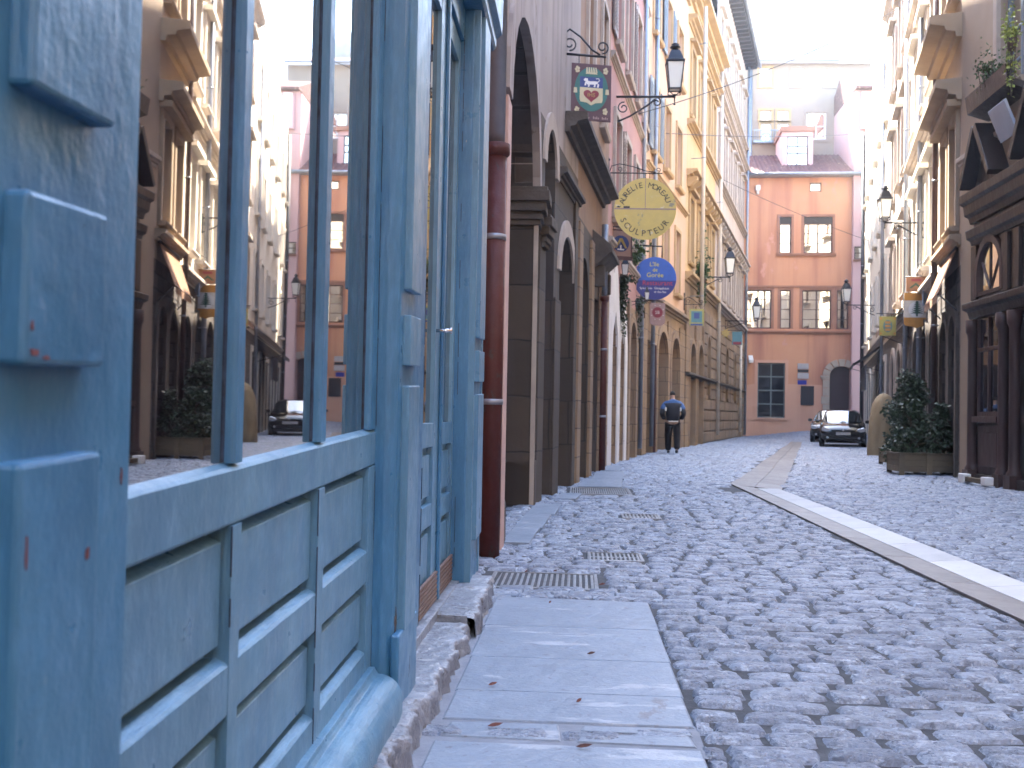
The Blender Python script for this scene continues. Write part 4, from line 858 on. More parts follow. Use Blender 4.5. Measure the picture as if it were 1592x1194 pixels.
q.f = [(i*3+j, i*3+j+1, (i+1)*3+j+1, (i+1)*3+j) for i in range(n*4) for j in range(2)]; q.sm = [True]*len(q.f); q.mi = [0]*len(q.f); q.build('roof', 'tile', hb)
q = MB(BF); q.tube([(-.6, .52, bz), (9.3, .52, bz)], .08, 8); q.build('gutter', 'zinc', hb)
u_, z_ = BF.px(1190, 221); q = MB(BF)
for k in range(15): q.box(u_-.7+k*.11, u_-.68+k*.11, .35, .37, z_, z_+.6)
q.box(u_-.75, u_+.95, .33, .39, z_+.6, z_+.65); q.box(u_-.75, u_+.95, 0, .4, z_-.12, z_); q.build('balcony', 'zinc', hb)
pipe(BF, BF.px(1167, 200)[0], [(8, bz-.1, 'zinc', .06, 'upper_pipe')], w=.09, label='thin zinc drainpipe on the pale cream house behind', clamps=(16, 19))
# domed roof further back
q = MB(Fr((9.5, 72, 0))); q.lathe([(4.2, 0), (3.6, 25.0), (3.8, 25.2), (3.7, 25.9), (3.1, 26.9), (2.2, 27.5), (1.2, 27.9), (.05, 28)], (4.2, 0, 0), 20, sx=1.0); tag(q.build('round_roofed_house', 'greyplaster', None), 'pale building with a low rounded roof behind the cream house', 'building')

# ------------------------------------------------------------------ right side of the street
hp = house('rose_house', 'narrow pale rose house at the right of the salmon house', (14.9, 56, 0))
PF = Fr((14.6, 56.3, 0), (1, -.02, 0), (-.02, -1, 0)); u_, z_ = PF.px(1326, 393); pw = (u_-.35, u_+.25, z_-.35, z_+.35); pz = PF.px(1330, 140)[1]
skin(hp, PF, 0, 1.0, 0, pz, [(.05, .6, pw[2], pw[3], 0)], 'rosepale', roof=None); window(hp, PF, .05, .6, pw[2], pw[3], nx=1, ny=2, dp=.1); sill(hp, PF, 0, .7, pw[2], m='browntrim')
mass(hp, PF, 0, 6, pz, .01, m='rosepale', z0=pz-.01)
q = MB(PF); q.box(.3, .9, 0, .35, pz-2.2, pz-.2); q.build('hanging_bay', 'rosepale', hp)

def rhouse(name, label, A, B, H, m, ops, wins, fm='brownwood', tm='trim', courses=(), gf=None, roof='tile', doorm='darkwood', depth=.22, nx=2, ny=4, shut=None, hood=True):
    f = wallfr(A, B, True); h = house(name, label, ((A[0]+B[0])/2, (A[1]+B[1])/2, 0))
    skin(h, f, 0, f.L, 0, H, ops+[(*o, 0) for o in wins], m, depth=depth, roof=roof, gf=(3.85, 'ashdark') if ops else None)
    for i, o in enumerate(wins):
        window(h, f, *o, nx=nx, ny=ny, fm=fm, dp=.16); sill(h, f, o[0]-.14, o[1]+.14, o[2], m=tm, p=.18)
        q = MB(f); surround(q, *o, t=.15, p=.07)
        if hood: q.box(o[0]-.28, o[1]+.28, 0, .24, o[3]+.16, o[3]+.28)
        q.build('window_surround', tm, h)
        if shut and i % shut == 0: shutter(h, f, o[0]-.64, o[0]-.16, o[2], o[3], m='greyshutter'); shutter(h, f, o[1]+.16, o[1]+.64, o[2], o[3], m='greyshutter')
    for o in ops:
        q = MB(f); q.prism(archpoly(o[0], o[1], max(0, o[2]), o[3], o[4]), 1, -(o[5] if len(o) > 5 else depth)+.02, -(o[5] if len(o) > 5 else depth)+.08); q.build('door', doorm, h)
        q = MB(f); surround(q, *o[:5], .2, .06); q.build('arch_surround', gf or tm, h)
    for z, p, hh, mm in courses: cornice(h, f, 0, f.L, z, p, hh, mm)
    return h, f
# R1 : dark shop
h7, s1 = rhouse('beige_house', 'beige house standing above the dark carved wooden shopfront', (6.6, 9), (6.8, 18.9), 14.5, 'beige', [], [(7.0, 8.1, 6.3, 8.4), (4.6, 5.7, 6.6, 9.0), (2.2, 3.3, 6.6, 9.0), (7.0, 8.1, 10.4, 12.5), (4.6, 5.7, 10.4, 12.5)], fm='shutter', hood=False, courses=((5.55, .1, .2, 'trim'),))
ds = empty('dark_shopfront', s1.W((8.3, 0, 0)), 'dark carved wooden shopfront with arched fanlight and red brown columns on the right', 'shopfront')
def dsb(name, m, boxes, bevel=.006):
    q = MB(s1)
    for b in boxes: q.box(*b)
    return q.build(name, m, ds, bevel=bevel)
dsb('back_board', 'darkwood', [(3.9, 9.1, .0, .06, .0, 5.0)])
q = MB(s1); q.prism([(.06, 4.42), (.12, 4.42), (.15, 4.52), (.22, 4.56), (.24, 4.72), (.30, 4.76), (.31, 4.9), (.06, 4.98)], 0, 3.9, 9.12); q.build('cornice', 'darkwood', ds, bevel=.01)
q = MB(s1); q.prism([(.06, 4.05), (.10, 4.05), (.12, 4.12), (.18, 4.16), (.20, 4.3), (.06, 4.34)], 0, 3.9, 9.12); q.build('cornice', 'darkwood', ds, bevel=.01)
q = MB(s1); q.prism([(.06, 2.78), (.12, 2.78), (.16, 2.9), (.24, 2.94), (.25, 3.04), (.06, 3.1)], 0, 3.9, 9.12); q.build('transom_ledge', 'darkwood', ds, bevel=.01)
for k, a in enumerate((8.84, 7.5, 7.05, 5.3, 4.85)):
    q = MB(s1); c = (a+.1, .12, 0); q.lathe([(.12, 0), (.12, .25), (.09, .3), (.085, .5), (.078, 2.4), (.09, 2.5), (.115, 2.55), (.12, 2.75)], c, 14); q.box(a-.03, a+.23, .06, .24, 0, .22); q.build('column', 'redwood', ds)
    dsb('pier', 'darkwood', [(a-.02, a+.22, .06, .12, 3.1, 4.02)])
def archwin(a, b, c, d, rise):
    q = MB(s1); surround(q, a, b, c, d, rise, .12, .07); q.v = [(x, y+.06, z) for x, y, z in q.v]; fr_ = q.build('arched_fanlight', 'redwood', ds, bevel=.008)
    q = MB(s1); q.prism(archpoly(a, b, c, d, rise), 1, .063, .072); q.build('fanlight_pane', 'winglass', fr_)
    q = MB(s1); cu = (a+b)/2
    for t in (40, 90, 140): q.tube([(cu, .08, c+.05), (cu+(b-a)/2*math.cos(rad(t)), .08, c+.05+(d-c-.05)*math.sin(rad(t)))], .016, 5)
    q.box(a, b, .075, .105, c, c+.06); q.build('fanlight_bars', 'redwood', fr_)
archwin(7.78, 8.76, 3.14, 3.98, .52); archwin(5.6, 6.7, 3.14, 3.98, .56)
for a, b in ((7.78, 8.76), (5.6, 6.7)):
    q = MB(s1); 
    for x in (a, (a+b)/2-.025, b-.05): q.box(x, x+.05, .06, .11, 1.2, 2.75)
    q.box(a, b, .06, .11, 1.12, 1.2); q.box(a, b, .061, .115, 2.2, 2.26); fr_ = q.build('display_window', 'redwood', ds, bevel=.006)
    q = MB(s1); q.box(a+.05, b-.05, .063, .072, 1.2, 2.75); q.build('display_pane', 'darkglass', fr_)
    dsb('sill_board', 'redwood', [(a-.05, b+.05, .06, .18, 1.02, 1.12)]); 
    q = MB(s1); q.box(a, b, .06, .09, .18, .98); q.box(a+.1, b-.1, .09, .115, .3, .86); q.build('stall_riser', 'redwood', ds, bevel=.01)
dsb('plinth', 'darkwood', [(3.9, 9.1, .06, .14, 0, .16)])
for a in (7.85, 5.7):
    q = MB(s1); b = a+1.05; mz = (a+b)/2; 
    for pa, pb in (((a-.08, 4.98), (mz, 5.9)), ((mz, 5.9), (b+.08, 4.98))):
        dx, dz = pb[0]-pa[0], pb[1]-pa[1]; L = math.hypot(dx, dz); nx__, nz__ = -dz/L*.11, dx/L*.11
        q.prism([pa, pb, (pb[0]+nx__, pb[1]+nz__), (pa[0]+nx__, pa[1]+nz__)], 1, .0, .34)
    q.prism([(a, 4.99), (b, 4.99), (mz, 5.82)], 1, .02, .12); q.build('gabled_hood', 'darkwood', ds, bevel=.01)
# fallen white boards at the shop's foot
e = empty('folding_sign', s1.W((8.2, .5, .1)), 'pale low board lying along the foot of the dark shopfront', 'board'); q = MB(s1); q.box(7.5, 8.5, .36, .42, .05, .13); q.build('board', 'planter', e, bevel=.01)
q = MB(s1); q.box(7.42, 7.6, .32, .46, .04, .17); q.box(8.4, 8.62, .32, .46, .02, .17); q.build('end_blocks', 'white', e, bevel=.015)
# R2..R5
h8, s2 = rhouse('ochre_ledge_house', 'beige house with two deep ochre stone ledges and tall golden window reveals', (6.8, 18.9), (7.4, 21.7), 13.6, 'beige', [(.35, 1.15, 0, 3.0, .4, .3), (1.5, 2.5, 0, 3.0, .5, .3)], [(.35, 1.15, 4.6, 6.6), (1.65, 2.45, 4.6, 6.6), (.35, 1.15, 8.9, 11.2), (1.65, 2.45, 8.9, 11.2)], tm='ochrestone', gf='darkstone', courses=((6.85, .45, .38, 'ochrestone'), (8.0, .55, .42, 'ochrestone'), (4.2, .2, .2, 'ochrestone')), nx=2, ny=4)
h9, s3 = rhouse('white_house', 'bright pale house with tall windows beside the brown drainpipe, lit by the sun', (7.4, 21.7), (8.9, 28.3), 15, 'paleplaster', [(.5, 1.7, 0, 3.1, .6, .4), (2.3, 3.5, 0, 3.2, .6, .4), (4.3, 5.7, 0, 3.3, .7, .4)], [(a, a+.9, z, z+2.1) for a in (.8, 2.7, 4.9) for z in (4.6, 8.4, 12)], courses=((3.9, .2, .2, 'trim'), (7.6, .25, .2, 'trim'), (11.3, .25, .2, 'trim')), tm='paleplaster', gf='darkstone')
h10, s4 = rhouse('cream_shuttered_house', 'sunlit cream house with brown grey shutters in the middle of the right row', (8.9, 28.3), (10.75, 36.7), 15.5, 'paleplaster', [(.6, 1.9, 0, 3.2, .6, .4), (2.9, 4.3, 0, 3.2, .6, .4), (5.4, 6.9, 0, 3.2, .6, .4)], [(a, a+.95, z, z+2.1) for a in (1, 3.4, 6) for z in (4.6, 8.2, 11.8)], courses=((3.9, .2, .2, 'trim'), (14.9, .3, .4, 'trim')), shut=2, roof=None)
h11, s5 = rhouse('grey_house', 'pale plastered house before the rose house, with a grey awning', (10.75, 36.7), (14.86, 55), 16.5, 'paleplaster', [(1.0, 2.6, 0, 3.2, 0, .4), (4, 5.6, 0, 3.2, .6, .4), (7.4, 8.8, 0, 3.1, 0, .4), (11, 12.6, 0, 3.2, .6, .4), (15, 16.6, 0, 3.2, 0, .4)], [(a, a+1.0, z, z+2.1) for a in (1.2, 4.2, 7.4, 10.8, 14.4, 17) for z in (4.8, 8.4, 12)], courses=((4.0, .15, .2, 'trim'),), tm='paleplaster', hood=False, roof=None)
pipe(s2, 2.83, [(0.1, 13.4, 'brownwood', .06, 'upper_pipe')], w=.12, label='brown drainpipe at the edge of the ochre-ledged house', clamps=(3, 6, 9))
pipe(s3, 3.3, [(0.1, 14.6, 'zinc', .06, 'upper_pipe')], w=.12, label='zinc drainpipe up the middle of the bright pale house', clamps=(3, 6, 9))
pipe(s4, .3, [(0.1, 15, 'zinc', .06, 'upper_pipe')], w=.14, label='zinc drainpipe at the near edge of the sunlit cream house', clamps=(3, 6, 9))
pipe(s5, 1.5, [(0.1, 15.8, 'zinc', .06, 'upper_pipe')], w=.14, label='zinc drainpipe at the near end of the pale house before the rose house', clamps=(3, 6, 9))
pipe(s5, 17.8, [(0.1, 15.8, 'iron', .09, 'upper_pipe')], w=.14, label='dark thick drainpipe at the far right, against the narrow rose house', clamps=(3, 6, 9))
# houses behind the viewer: unseen street; tall cream one added for far window reflections
rhouse('rear_brown_house', 'brown plaster house on the right side behind the viewer', (6.4, -24), (6.6, 9), 14, 'ochrebrown', [], [(a, a+1.1, z, z+2.2) for a in (2, 8, 14, 20, 26, 30) for z in (1.2, 5, 9)], courses=((4.2, .2, .2, 'trim'),))
hr = house('added_cream_house', 'tall plain cream house added unseen behind the viewer for bright window reflections', (3, -26, 0)); RF = Fr((9, -25, 0), (-1, 0, 0), (0, 1, 0)); RF.L = 16
wr = [(a, a+1.1, z, z+2.1, 0) for a in (1.2, 4.4, 7.6, 10.8, 13.6) for z in (1.2, 5)]
skin(hr, RF, 0, 16, 0, 27, wr, 'paleplaster'); [window(hr, RF, *o[:4]) for o in wr]
hr2 = house('rear_lilac_house', 'lilac house on the left behind the viewer', (-.7, -15, 0)); f00 = wallfr((-.62, -25), (-.62, -5)); wr = [(a, a+1.1, z, z+2.1, 0) for a in (1.5, 5, 9, 13, 17) for z in (1.2, 5, 8.8)]
skin(hr2, f00, 0, 20, 0, 15, wr, 'lilac'); [window(hr2, f00, *o[:4]) for o in wr]
# ------------------------------------------------------------------ lanterns, signs
def Rx(p): return math.tan(math.atan((p-CX)/F) - math.atan(104/F))       # direction of a photo column at eye level
def lantern(top, arm_to, size, label, glassm='frost', arm=True, scroll=True, strut=1.):
    """top: world point of the lantern's cap; arm_to: world point where the bracket meets the wall"""
    T = Vector(top); Wp = Vector(arm_to); e = empty('street_lantern', Wp, label, 'street lamp', 'wall lanterns along the street'); s = size
    T.z -= s; c = T                                             # c = foot of the lantern head
    def head(prof, n=4): return [(r*s, z*s) for r, z in prof]
    q = MB(); rt = math.pi/4; a, b = .145*s, .215*s; z0, z1 = .13*s, .62*s
    for k in range(4):
        t0 = rt+k*math.pi/2; t1 = t0+math.pi/2
        p = [Vector((c.x+r*math.cos(t), c.y+r*math.sin(t), c.z+z)) for r, z, t in ((a, z0, t0), (b, z1, t0))]
        q.tube(p, .013*s, 5)
        q.tube([(c.x+a*math.cos(t0), c.y+a*math.sin(t0), c.z+z0), (c.x+a*math.cos(t1), c.y+a*math.sin(t1), c.z+z0)], .014*s, 5)
        q.tube([(c.x+b*math.cos(t0), c.y+b*math.sin(t0), c.z+z1), (c.x+b*math.cos(t1), c.y+b*math.sin(t1), c.z+z1)], .018*s, 5)
        q.tube([(c.x, c.y, c.z+.02*s), (c.x+a*1.1*math.cos(t0), c.y+a*1.1*math.sin(t0), c.z+.07*s), (c.x+a*math.cos(t0), c.y+a*math.sin(t0), c.z+z0)], .011*s, 5)
    q.build('lantern_frame', 'iron', e)
    q = MB(); q.lathe(head([(.14, .132), (.209, .615)]), c, 4, rot=rt); q.build('lantern_pane', glassm, e)
    q = MB(); q.lathe(head([(.235, .62), (.24, .645), (.20, .66), (.17, .73), (.135, .80), (.10, .845)]), c, 4, rot=rt)
    q.lathe(head([(.06, .845), (.055, .885), (.10, .90), (.10, .915), (.06, .93), (.075, .96), (.03, .985), (.005, 1.0)]), c, 10); q.build('lantern_roof', 'iron', e)
    if arm:
        d = (Vector((Wp.x, Wp.y, 0))-Vector((c.x, c.y, 0))); L = d.length; d.normalize(); fr = Fr((c.x, c.y, 0), d, Vector((-d.y, d.x, 0)))
        q = MB(fr); zb = c.z; q.tube([(-.02, 0, zb), (L, 0, zb)], .022*s, 6); q.tube([(0, 0, zb+.05*s), (0, 0, zb-.12*s)], [.018*s, .01*s], 6); q.lathe([(.005, -.16*s), (.025*s, -.14*s), (.005, -.11*s)], (0, 0, zb), 8)
        q.box(L-.01, L+.02, -.02*s, .02*s, zb-.42*s*strut, zb+.12*s)
        pts = [(L, 0, zb-.40*s*strut), (L*.75, 0, zb-.30*s*strut), (L*.45, 0, zb-.13*s*strut), (L*.33, 0, zb-.05*s)]; q.tube(pts, .018*s, 6)
        if scroll:
            for cu, cz, r0, sg in ((L*.30, zb-.10*s, .085*s, 1), (L*.86, zb-.17*s*strut, .11*s, -1)):
                q.tube([(cu+sg*r0*(1-k/26)*math.cos(k*.42+1.4), 0, cz+r0*(1-k/26)*math.sin(k*.42+1.4)) for k in range(20)], .013*s, 5)
        q.build('bracket', 'iron', e)
    return e
def P3(px, py, Y): return atY(px, py, Y)
def wallpt(y, z, right=False): return Vector((lx(y, RP if right else LP), y, z))
def lant(px, ytop, Y, s, right, label, **k):
    T = P3(px, ytop, Y); lantern(T, wallpt(Y, T.z-s, right), s, label, **k)
lant(1050, 66, 21.0, 1.12, False, 'large black street lantern on a long bracket, nearest on the left side of the street', strut=1.2)
lant(1135, 384, 37.6, 1.1, False, 'black street lantern in front of the cream grey house, second on the left side')
lant(1176, 462, 47.6, 1.1, False, 'small looking black lantern hanging before the lit windows of the salmon house', strut=.8)
lant(1376, 288, 25.0, .9, True, 'black street lantern on a scrolled bracket, nearest on the right side of the street')
lant(1316, 434, 44.5, 1.1, True, 'far black lantern on the right, before the corner of the salmon house')
lant(972, 398, 22.0, .47, False, 'small dark green lantern hanging above the ivy, left of the blue round sign', strut=.9, scroll=False)
lant(1006, 446, 24.0, .34, False, 'very small dark lantern hanging in front of the blue round sign', scroll=False)

def disc(mb, c, r, w0, w1, n=48, mi=0): mb.prism([(c[0]+r*math.cos(2*math.pi*k/n), c[1]+r*math.sin(2*math.pi*k/n)) for k in range(n)], 1, w0, w1, mi)
def col(name, c, rough=.55): 
    return surf(name, c, tuple(x*.82 for x in c), rough, 9, bump=.1)
CM = dict(yel=col('sign yellow', (.62, .50, .22)), dk=plain('sign dark paint', (.03, .03, .035), .6), plum=col('plum sign paint', (.10, .045, .06)), teal=col('teal sign paint', (.03, .16, .15)),
          royal=col('royal blue sign paint', (.03, .06, .24)), cream=col('cream sign paint', (.62, .56, .36)), crim=col('crimson sign paint', (.26, .03, .05)), gold=col('gold sign paint', (.45, .33, .10)),
          sky=col('bright blue sign paint', (.008, .10, .50), .4), navy=col('deep blue sign paint', (.008, .02, .22), .4), lemon=plain('lemon lettering', (.65, .58, .05), .5), red=plain('red lettering', (.42, .02, .06), .5), wht=plain('white sign paint', (.75, .75, .76), .5),
          ora=col('orange sign paint', (.55, .26, .05)), grn=col('dark green sign paint', (.02, .09, .06)), rose=col('rose beige sign paint', (.40, .27, .25)), pale=col('pale sign paint', (.72, .68, .62)), brn=col('brown sign paint', (.30, .14, .07)), olive=col('olive yellow sign paint', (.36, .34, .10)), blgr=col('blue green sign paint', (.08, .22, .26)))
def signfr(Y, px, py, yaw=0., tilt=0.):
    """frame of a hanging board facing down the street towards the viewer; local (u to the right, w to the viewer, z up)"""
    p = P3(px, py, Y); f = Fr(p, (math.cos(yaw), math.sin(yaw), 0), (math.sin(yaw), -math.cos(yaw), 0)); f.o.z = p.z; f.k = tilt; return f
def letters(mb, txt, size, cu, cz, w, rot=0.):
    v, f = textmb(txt, size, .004); c, s_ = math.cos(rot), math.sin(rot)
    mb.add([(cu+x*c-y*s_, w+z, cz+x*s_+y*c) for x, y, z in v], f)
def bracket(par, fr, L, z, sg=-1, r=.012, arch=True, up=.35, m='iron'):
    """horizontal bar from the wall with a scroll above it. wall on the sg side"""
    q = MB(fr); q.tube([(sg*L, 0, z), (L*.45 if L < 1 else .4, 0, z)], r, 6)
    if arch:
        e = L*.45 if L < 1 else .4; q.tube([(sg*L*.97, 0, z+up*.15), (sg*L*.92, 0, z+up*.75), (sg*L*.7, 0, z+up), (sg*L*.35, 0, z+up*.72), (0, 0, z+up*.25), (e*.6, 0, z+.02)], r*.8, 6)
        for cu, cz, r0 in ((sg*L*.70, z+up*.42, up*.28), (e*.75, z+up*.38, up*.26)): q.tube([(cu+r0*(1-k/28)*math.cos(k*.42-1.6), 0, cz+r0*(1-k/28)*math.sin(k*.42-1.6)) for k in range(19)], r*.7, 5)
        q.tube([(sg*L, 0, z-up*.8), (sg*L, 0, z+up*1.25)], r*1.4, 6); q.lathe([(.001, 0), (r*3, .03), (.001, .08)], (sg*L, 0, z+up*1.25), 6)
    return q.build('bracket', m, par)
def chains(par, fr, xs, z0, z1):
    q = MB(fr)
    for x in xs: q.tube([(x, 0, z0), (x, 0, z1)], .006, 5)
    return q.build('hanger', 'iron', par)
def T(name, fr, label, cat): return empty(name, fr.W((0, 0, 0)), label, cat, 'hanging shop signs')

# crest sign with lion and heart
f = signfr(13.8, 919, 144, yaw=.10, tilt=-.05); e = T('hanging_sign', f, 'plum framed crest sign with white lion, red heart and green wreath', 'shop sign'); w_, h_ = .27, .385
q = MB(f); q.box(-w_, w_, -.012, .012, -h_, h_); q.build('board', CM['plum'], e, bevel=.004)
q = MB(f); n = 40; q.prism([(.225*math.cos(2*math.pi*k/n), .04+.30*math.sin(2*math.pi*k/n)) for k in range(n)], 1, .012, .017); q.build('wreath', CM['teal'], e)
q = MB(f); sh = [(-.155, .20), (.155, .20), (.155, -.10), (.145, -.135), (.06, -.145), (0, -.18), (-.06, -.145), (-.145, -.135), (-.155, -.10)]; q.prism([(-.155, .06), (.155, .06), (.155, .205), (-.155, .205)], 1, .017, .021); q.build('shield_top', CM['royal'], e)
q = MB(f); q.prism([(-.155, .06), (-.155, -.10), (-.145, -.135), (-.06, -.145), (0, -.18), (.06, -.145), (.145, -.135), (.155, -.10), (.155, .06)], 1, .017, .021); q.build('shield_field', CM['cream'], e)
q = MB(f); hp_ = [(.105*(16*math.sin(t)**3)/16, -.045+.095*(13*math.cos(t)-5*math.cos(2*t)-2*math.cos(3*t)-math.cos(4*t))/16) for t in [2*math.pi*k/32 for k in range(32)]]; q.prism(hp_, 1, .021, .025); q.build('heart', CM['crim'], e)
q = MB(f); letters(q, 'IHS', .075, 0, -.065, .027); q.build('monogram', CM['gold'], e)
q = MB(f)   # lion passant
q.prism([(-.06, .10), (.05, .105), (.085, .12), (.09, .145), (.05, .15), (-.02, .145), (-.045, .15), (-.05, .18), (-.085, .185), (-.105, .165), (-.10, .15), (-.075, .14)], 1, .021, .025)
for a, b in ((-.095, .085), (-.05, .07), (.03, .07), (.075, .068)): q.prism([(a, b), (a+.022, b), (a+.03, b+.045), (a+.01, b+.05)], 1, .021, .0245)
q.tube([(.085, .023, .14), (.11, .023, .165), (.095, .023, .19), (.06, .023, .185)], .006, 5); q.build('lion', CM['wht'], e)
q = MB(f)
for sx in (-1, 1):
    for z in (-.25, .30):
        for k in range(5): disc(q, (sx*(.19+.018*math.cos(k*1.3)), z+.03*math.sin(k*1.3)), .018, .0122, .019, 8)
    q.prism([(sx*.19, -.02), (sx*.24, -.02), (sx*.235, .05), (sx*.195, .05)], 1, .017, .021)
for k in range(5): q.prism([(-.075+k*.033, .27), (-.05+k*.033, .27), (-.055+k*.03, .335), (-.07+k*.03, .335)], 1, .017, .021)
q.prism([(-.08, .245), (.08, .245), (.07, .27), (-.07, .27)], 1, .017, .021); q.build('ornaments', CM['cream'], e)
q = MB(f); f2 = None
for tx, cx_ in (('LES', -.19), ('Lions', -.06), ('DU', .07), ('COEUR', .19)): pass
for cx_, n_ in ((-.19, 4), (-.06, 4), (.07, 4), (.19, 4)):
    for k in range(n_): q.box(cx_-.04+k*.022, cx_-.027+k*.022, .012, .015, -.358, -.325-.012*(k % 2))
q.build('worn_lettering', CM['rose'], e)
chains(e, f, (-.17, .17), h_, .50); bracket(e, f, .43, .50, r=.017, up=.34)
f = signfr(20.0, 1003, 325, yaw=.03); e = T('round_sign', f, 'large round weathered yellow sign lettered AURELIE MOREAU SCULPTEUR on a thin bracket', 'shop sign'); r = .60
q = MB(f); disc(q, (0, 0), r, -.012, .012, 56); q.build('disc', surf('weathered yellow enamel', (.74, .56, .16), (.64, .49, .16), .6, 4, bump=.15, flecks=[((.33, .29, .2), 3.2, .62, (1, 1, 1)), ((.72, .62, .38), 5, .62, (1, 1, 2))]), e)
q = MB(f); q.box(-r*.99, r*.99, .012, .017, -.012, .012); q.box(-.006, .006, .0125, .015, 0, r*.98); q.build('seam_strip', CM['rose'], e)
q = MB(f)
def arc(txt, rad_, a0, a1, size, top=True):
    n_ = len(txt)
    for i, ch_ in enumerate(txt):
        if ch_ == ' ': continue
        t = rad(a0+(a1-a0)*i/(n_-1)); letters(q, ch_, size, rad_*math.cos(t), rad_*math.sin(t), .0145, t-math.pi/2 if top else t+math.pi/2)
arc('AURELIE', .415, 163, 102, .155); arc('MOREAU', .415, 77, 22, .155); arc('SCULPTEUR', .53, 208, 326, .165, False); q.build('lettering', CM['dk'], e)
q = MB(f); q.box(-.42, -.3, .012, .016, .01, .05); q.prism([(-.56, .03), (-.5, .02), (-.47, .045), (-.53, .055)], 1, .012, .015); q.build('small_marks', CM['dk'], e)
chains(e, f, (0, .08), r*.98, .70); bracket(e, f, .72, .70, r=.012, up=.18)
f = signfr(20.8, 965, 379, yaw=.12, tilt=-.04); e = T('hanging_sign', f, 'small sign with gold compasses on a blue oval, below the yellow round sign', 'shop sign')
q = MB(f); q.box(-.235, .235, -.012, .012, -.33, .29); q.build('board', CM['plum'], e, bevel=.004); q = MB(f); q.box(-.205, .205, .012, .015, -.25, .26); q.build('field', CM['rose'], e)
q = MB(f); disc(q, (0, 0), .165, .015, .019); q.build('oval', CM['royal'], e); q = MB(f)
q.prism([(-.02, .11), (.03, .11), (-.08, -.09), (-.12, -.09)], 1, .019, .023); q.prism([(.03, .11), (-.005, .06), (.09, -.09), (.13, -.09)], 1, .0235, .026); q.build('compasses', CM['gold'], e)
q = MB(f); q.box(-.07, .07, .019, .022, -.13, -.105); q.box(-.012, .012, .019, .0225, -.10, -.03); q.build('mark', CM['wht'], e)
q = MB(f); q.tube([(-.4, 0, .34), (.24, 0, .34)], .012, 6); q.tube([(-.15, 0, .34), (-.15, 0, .29)], .006, 5); q.tube([(.15, 0, .34), (.15, 0, .29)], .006, 5); q.build('bracket', 'iron', e)
f = signfr(25.6, 1018, 433, yaw=.04); e = T('round_sign', f, 'round bright blue restaurant sign with yellow lettering, hanging below the yellow sign', 'shop sign'); r = .53
q = MB(f); disc(q, (0, 0), r, -.03, .03, 56); q.build('disc', CM['sky'], e, bevel=.006); q = MB(f)
q.prism([(r*.995*math.cos(t), r*.995*math.sin(t)) for t in [math.pi*1.03+math.pi*.94*k/24 for k in range(25)]], 1, .03, .034); q.build('lower_field', CM['navy'], e)
q = MB(f); letters(q, "L'île", .15, -.02, .30, .036); letters(q, 'de', .13, 0, .17, .036); letters(q, 'Gorée', .16, 0, .03, .036); q.build('lettering', CM['lemon'], e)
q = MB(f); letters(q, 'Restaurant', .17, .06, -.17, .039); q.build('red_lettering', CM['red'], e); q = MB(f); letters(q, 'Spécialités', .075, -.22, -.27, .039); letters(q, 'Sénégalaises', .075, .17, -.27, .039); letters(q, 'et des îles', .075, .13, -.36, .039); q.build('white_lettering', CM['wht'], e)
q = MB(f); q.tube([(-.55, 0, .83), (.17, 0, .80), (.17, 0, .52)], .02, 6); q.build('bracket', 'iron', e)
f = signfr(27.3, 1022, 487, yaw=.05); e = T('hanging_sign', f, 'rose beige sign with a red round emblem under the blue round sign', 'shop sign')
q = MB(f); q.box(-.2, .2, -.012, .012, -.27, .27); q.prism([(-.2, -.27), (.2, -.27), (.1, -.33), (-.1, -.33)], 1, -.012, .012); q.build('board', CM['rose'], e, bevel=.003)
q = MB(f); disc(q, (0, .02), .14, .012, .016, 24); q.build('emblem', CM['crim'], e); q = MB(f); letters(q, 'SB', .12, 0, -.02, .018)
for t in range(8): disc(q, (.165*math.cos(t*.785+.4), .02+.2*math.sin(t*.785+.4)), .014, .012, .015, 8)
q.build('ornaments', CM['pale'], e); q = MB(f); q.tube([(-.35, 0, .33), (.2, 0, .33)], .012, 6); q.tube([(-.12, 0, .33), (-.12, 0, .27)], .006, 5); q.tube([(.12, 0, .33), (.12, 0, .27)], .006, 5); q.build('bracket', 'iron', e)
f = signfr(34.5, 1083, 493, yaw=.05); e = T('hanging_sign', f, 'small blue green sign below the hanging flower basket on the left', 'shop sign')
q = MB(f); q.box(-.24, .24, -.012, .012, -.29, .27); q.build('board', CM['olive'], e, bevel=.003); q = MB(f); q.box(-.18, .18, .012, .016, -.18, .2); q.build('field', CM['blgr'], e); q = MB(f); q.box(-.09, .09, .016, .02, -.05, .14); q.box(-.2, .2, .0125, .018, -.28, -.22); q.build('mark', CM['royal'], e)
bracket(e, f, .42, .42, r=.014, up=.25); chains(e, f, (-.12, .12), .27, .42)
f = signfr(43.5, 1128, 518); e = T('sun_sign', f, 'small gilded star shaped sign on the far left facade', 'shop sign'); q = MB(f)
q.prism([((.24 if k % 2 else .11)*math.cos(math.pi*k/8), (.24 if k % 2 else .11)*math.sin(math.pi*k/8)) for k in range(16)], 1, -.01, .01); q.build('star', CM['gold'], e); q = MB(f); q.tube([(-.6, 0, .3), (.1, 0, .3)], .015, 6); q.tube([(0, 0, .3), (0, 0, .2)], .008, 5); q.build('bracket', 'iron', e)
f = signfr(47, 1146, 526); e = T('hanging_sign', f, 'small grey green sign with a red foot, farthest along the left facade', 'shop sign'); q = MB(f); q.box(-.22, .22, -.012, .012, -.3, .3); q.build('board', CM['blgr'], e); q = MB(f); q.box(-.18, .18, .012, .018, -.28, -.16); q.build('red_band', CM['crim'], e); q = MB(f); q.tube([(-.6, 0, .36), (.2, 0, .36)], .015, 6); q.tube([(0, 0, .36), (0, 0, .3)], .01, 5); q.build('bracket', 'iron', e)
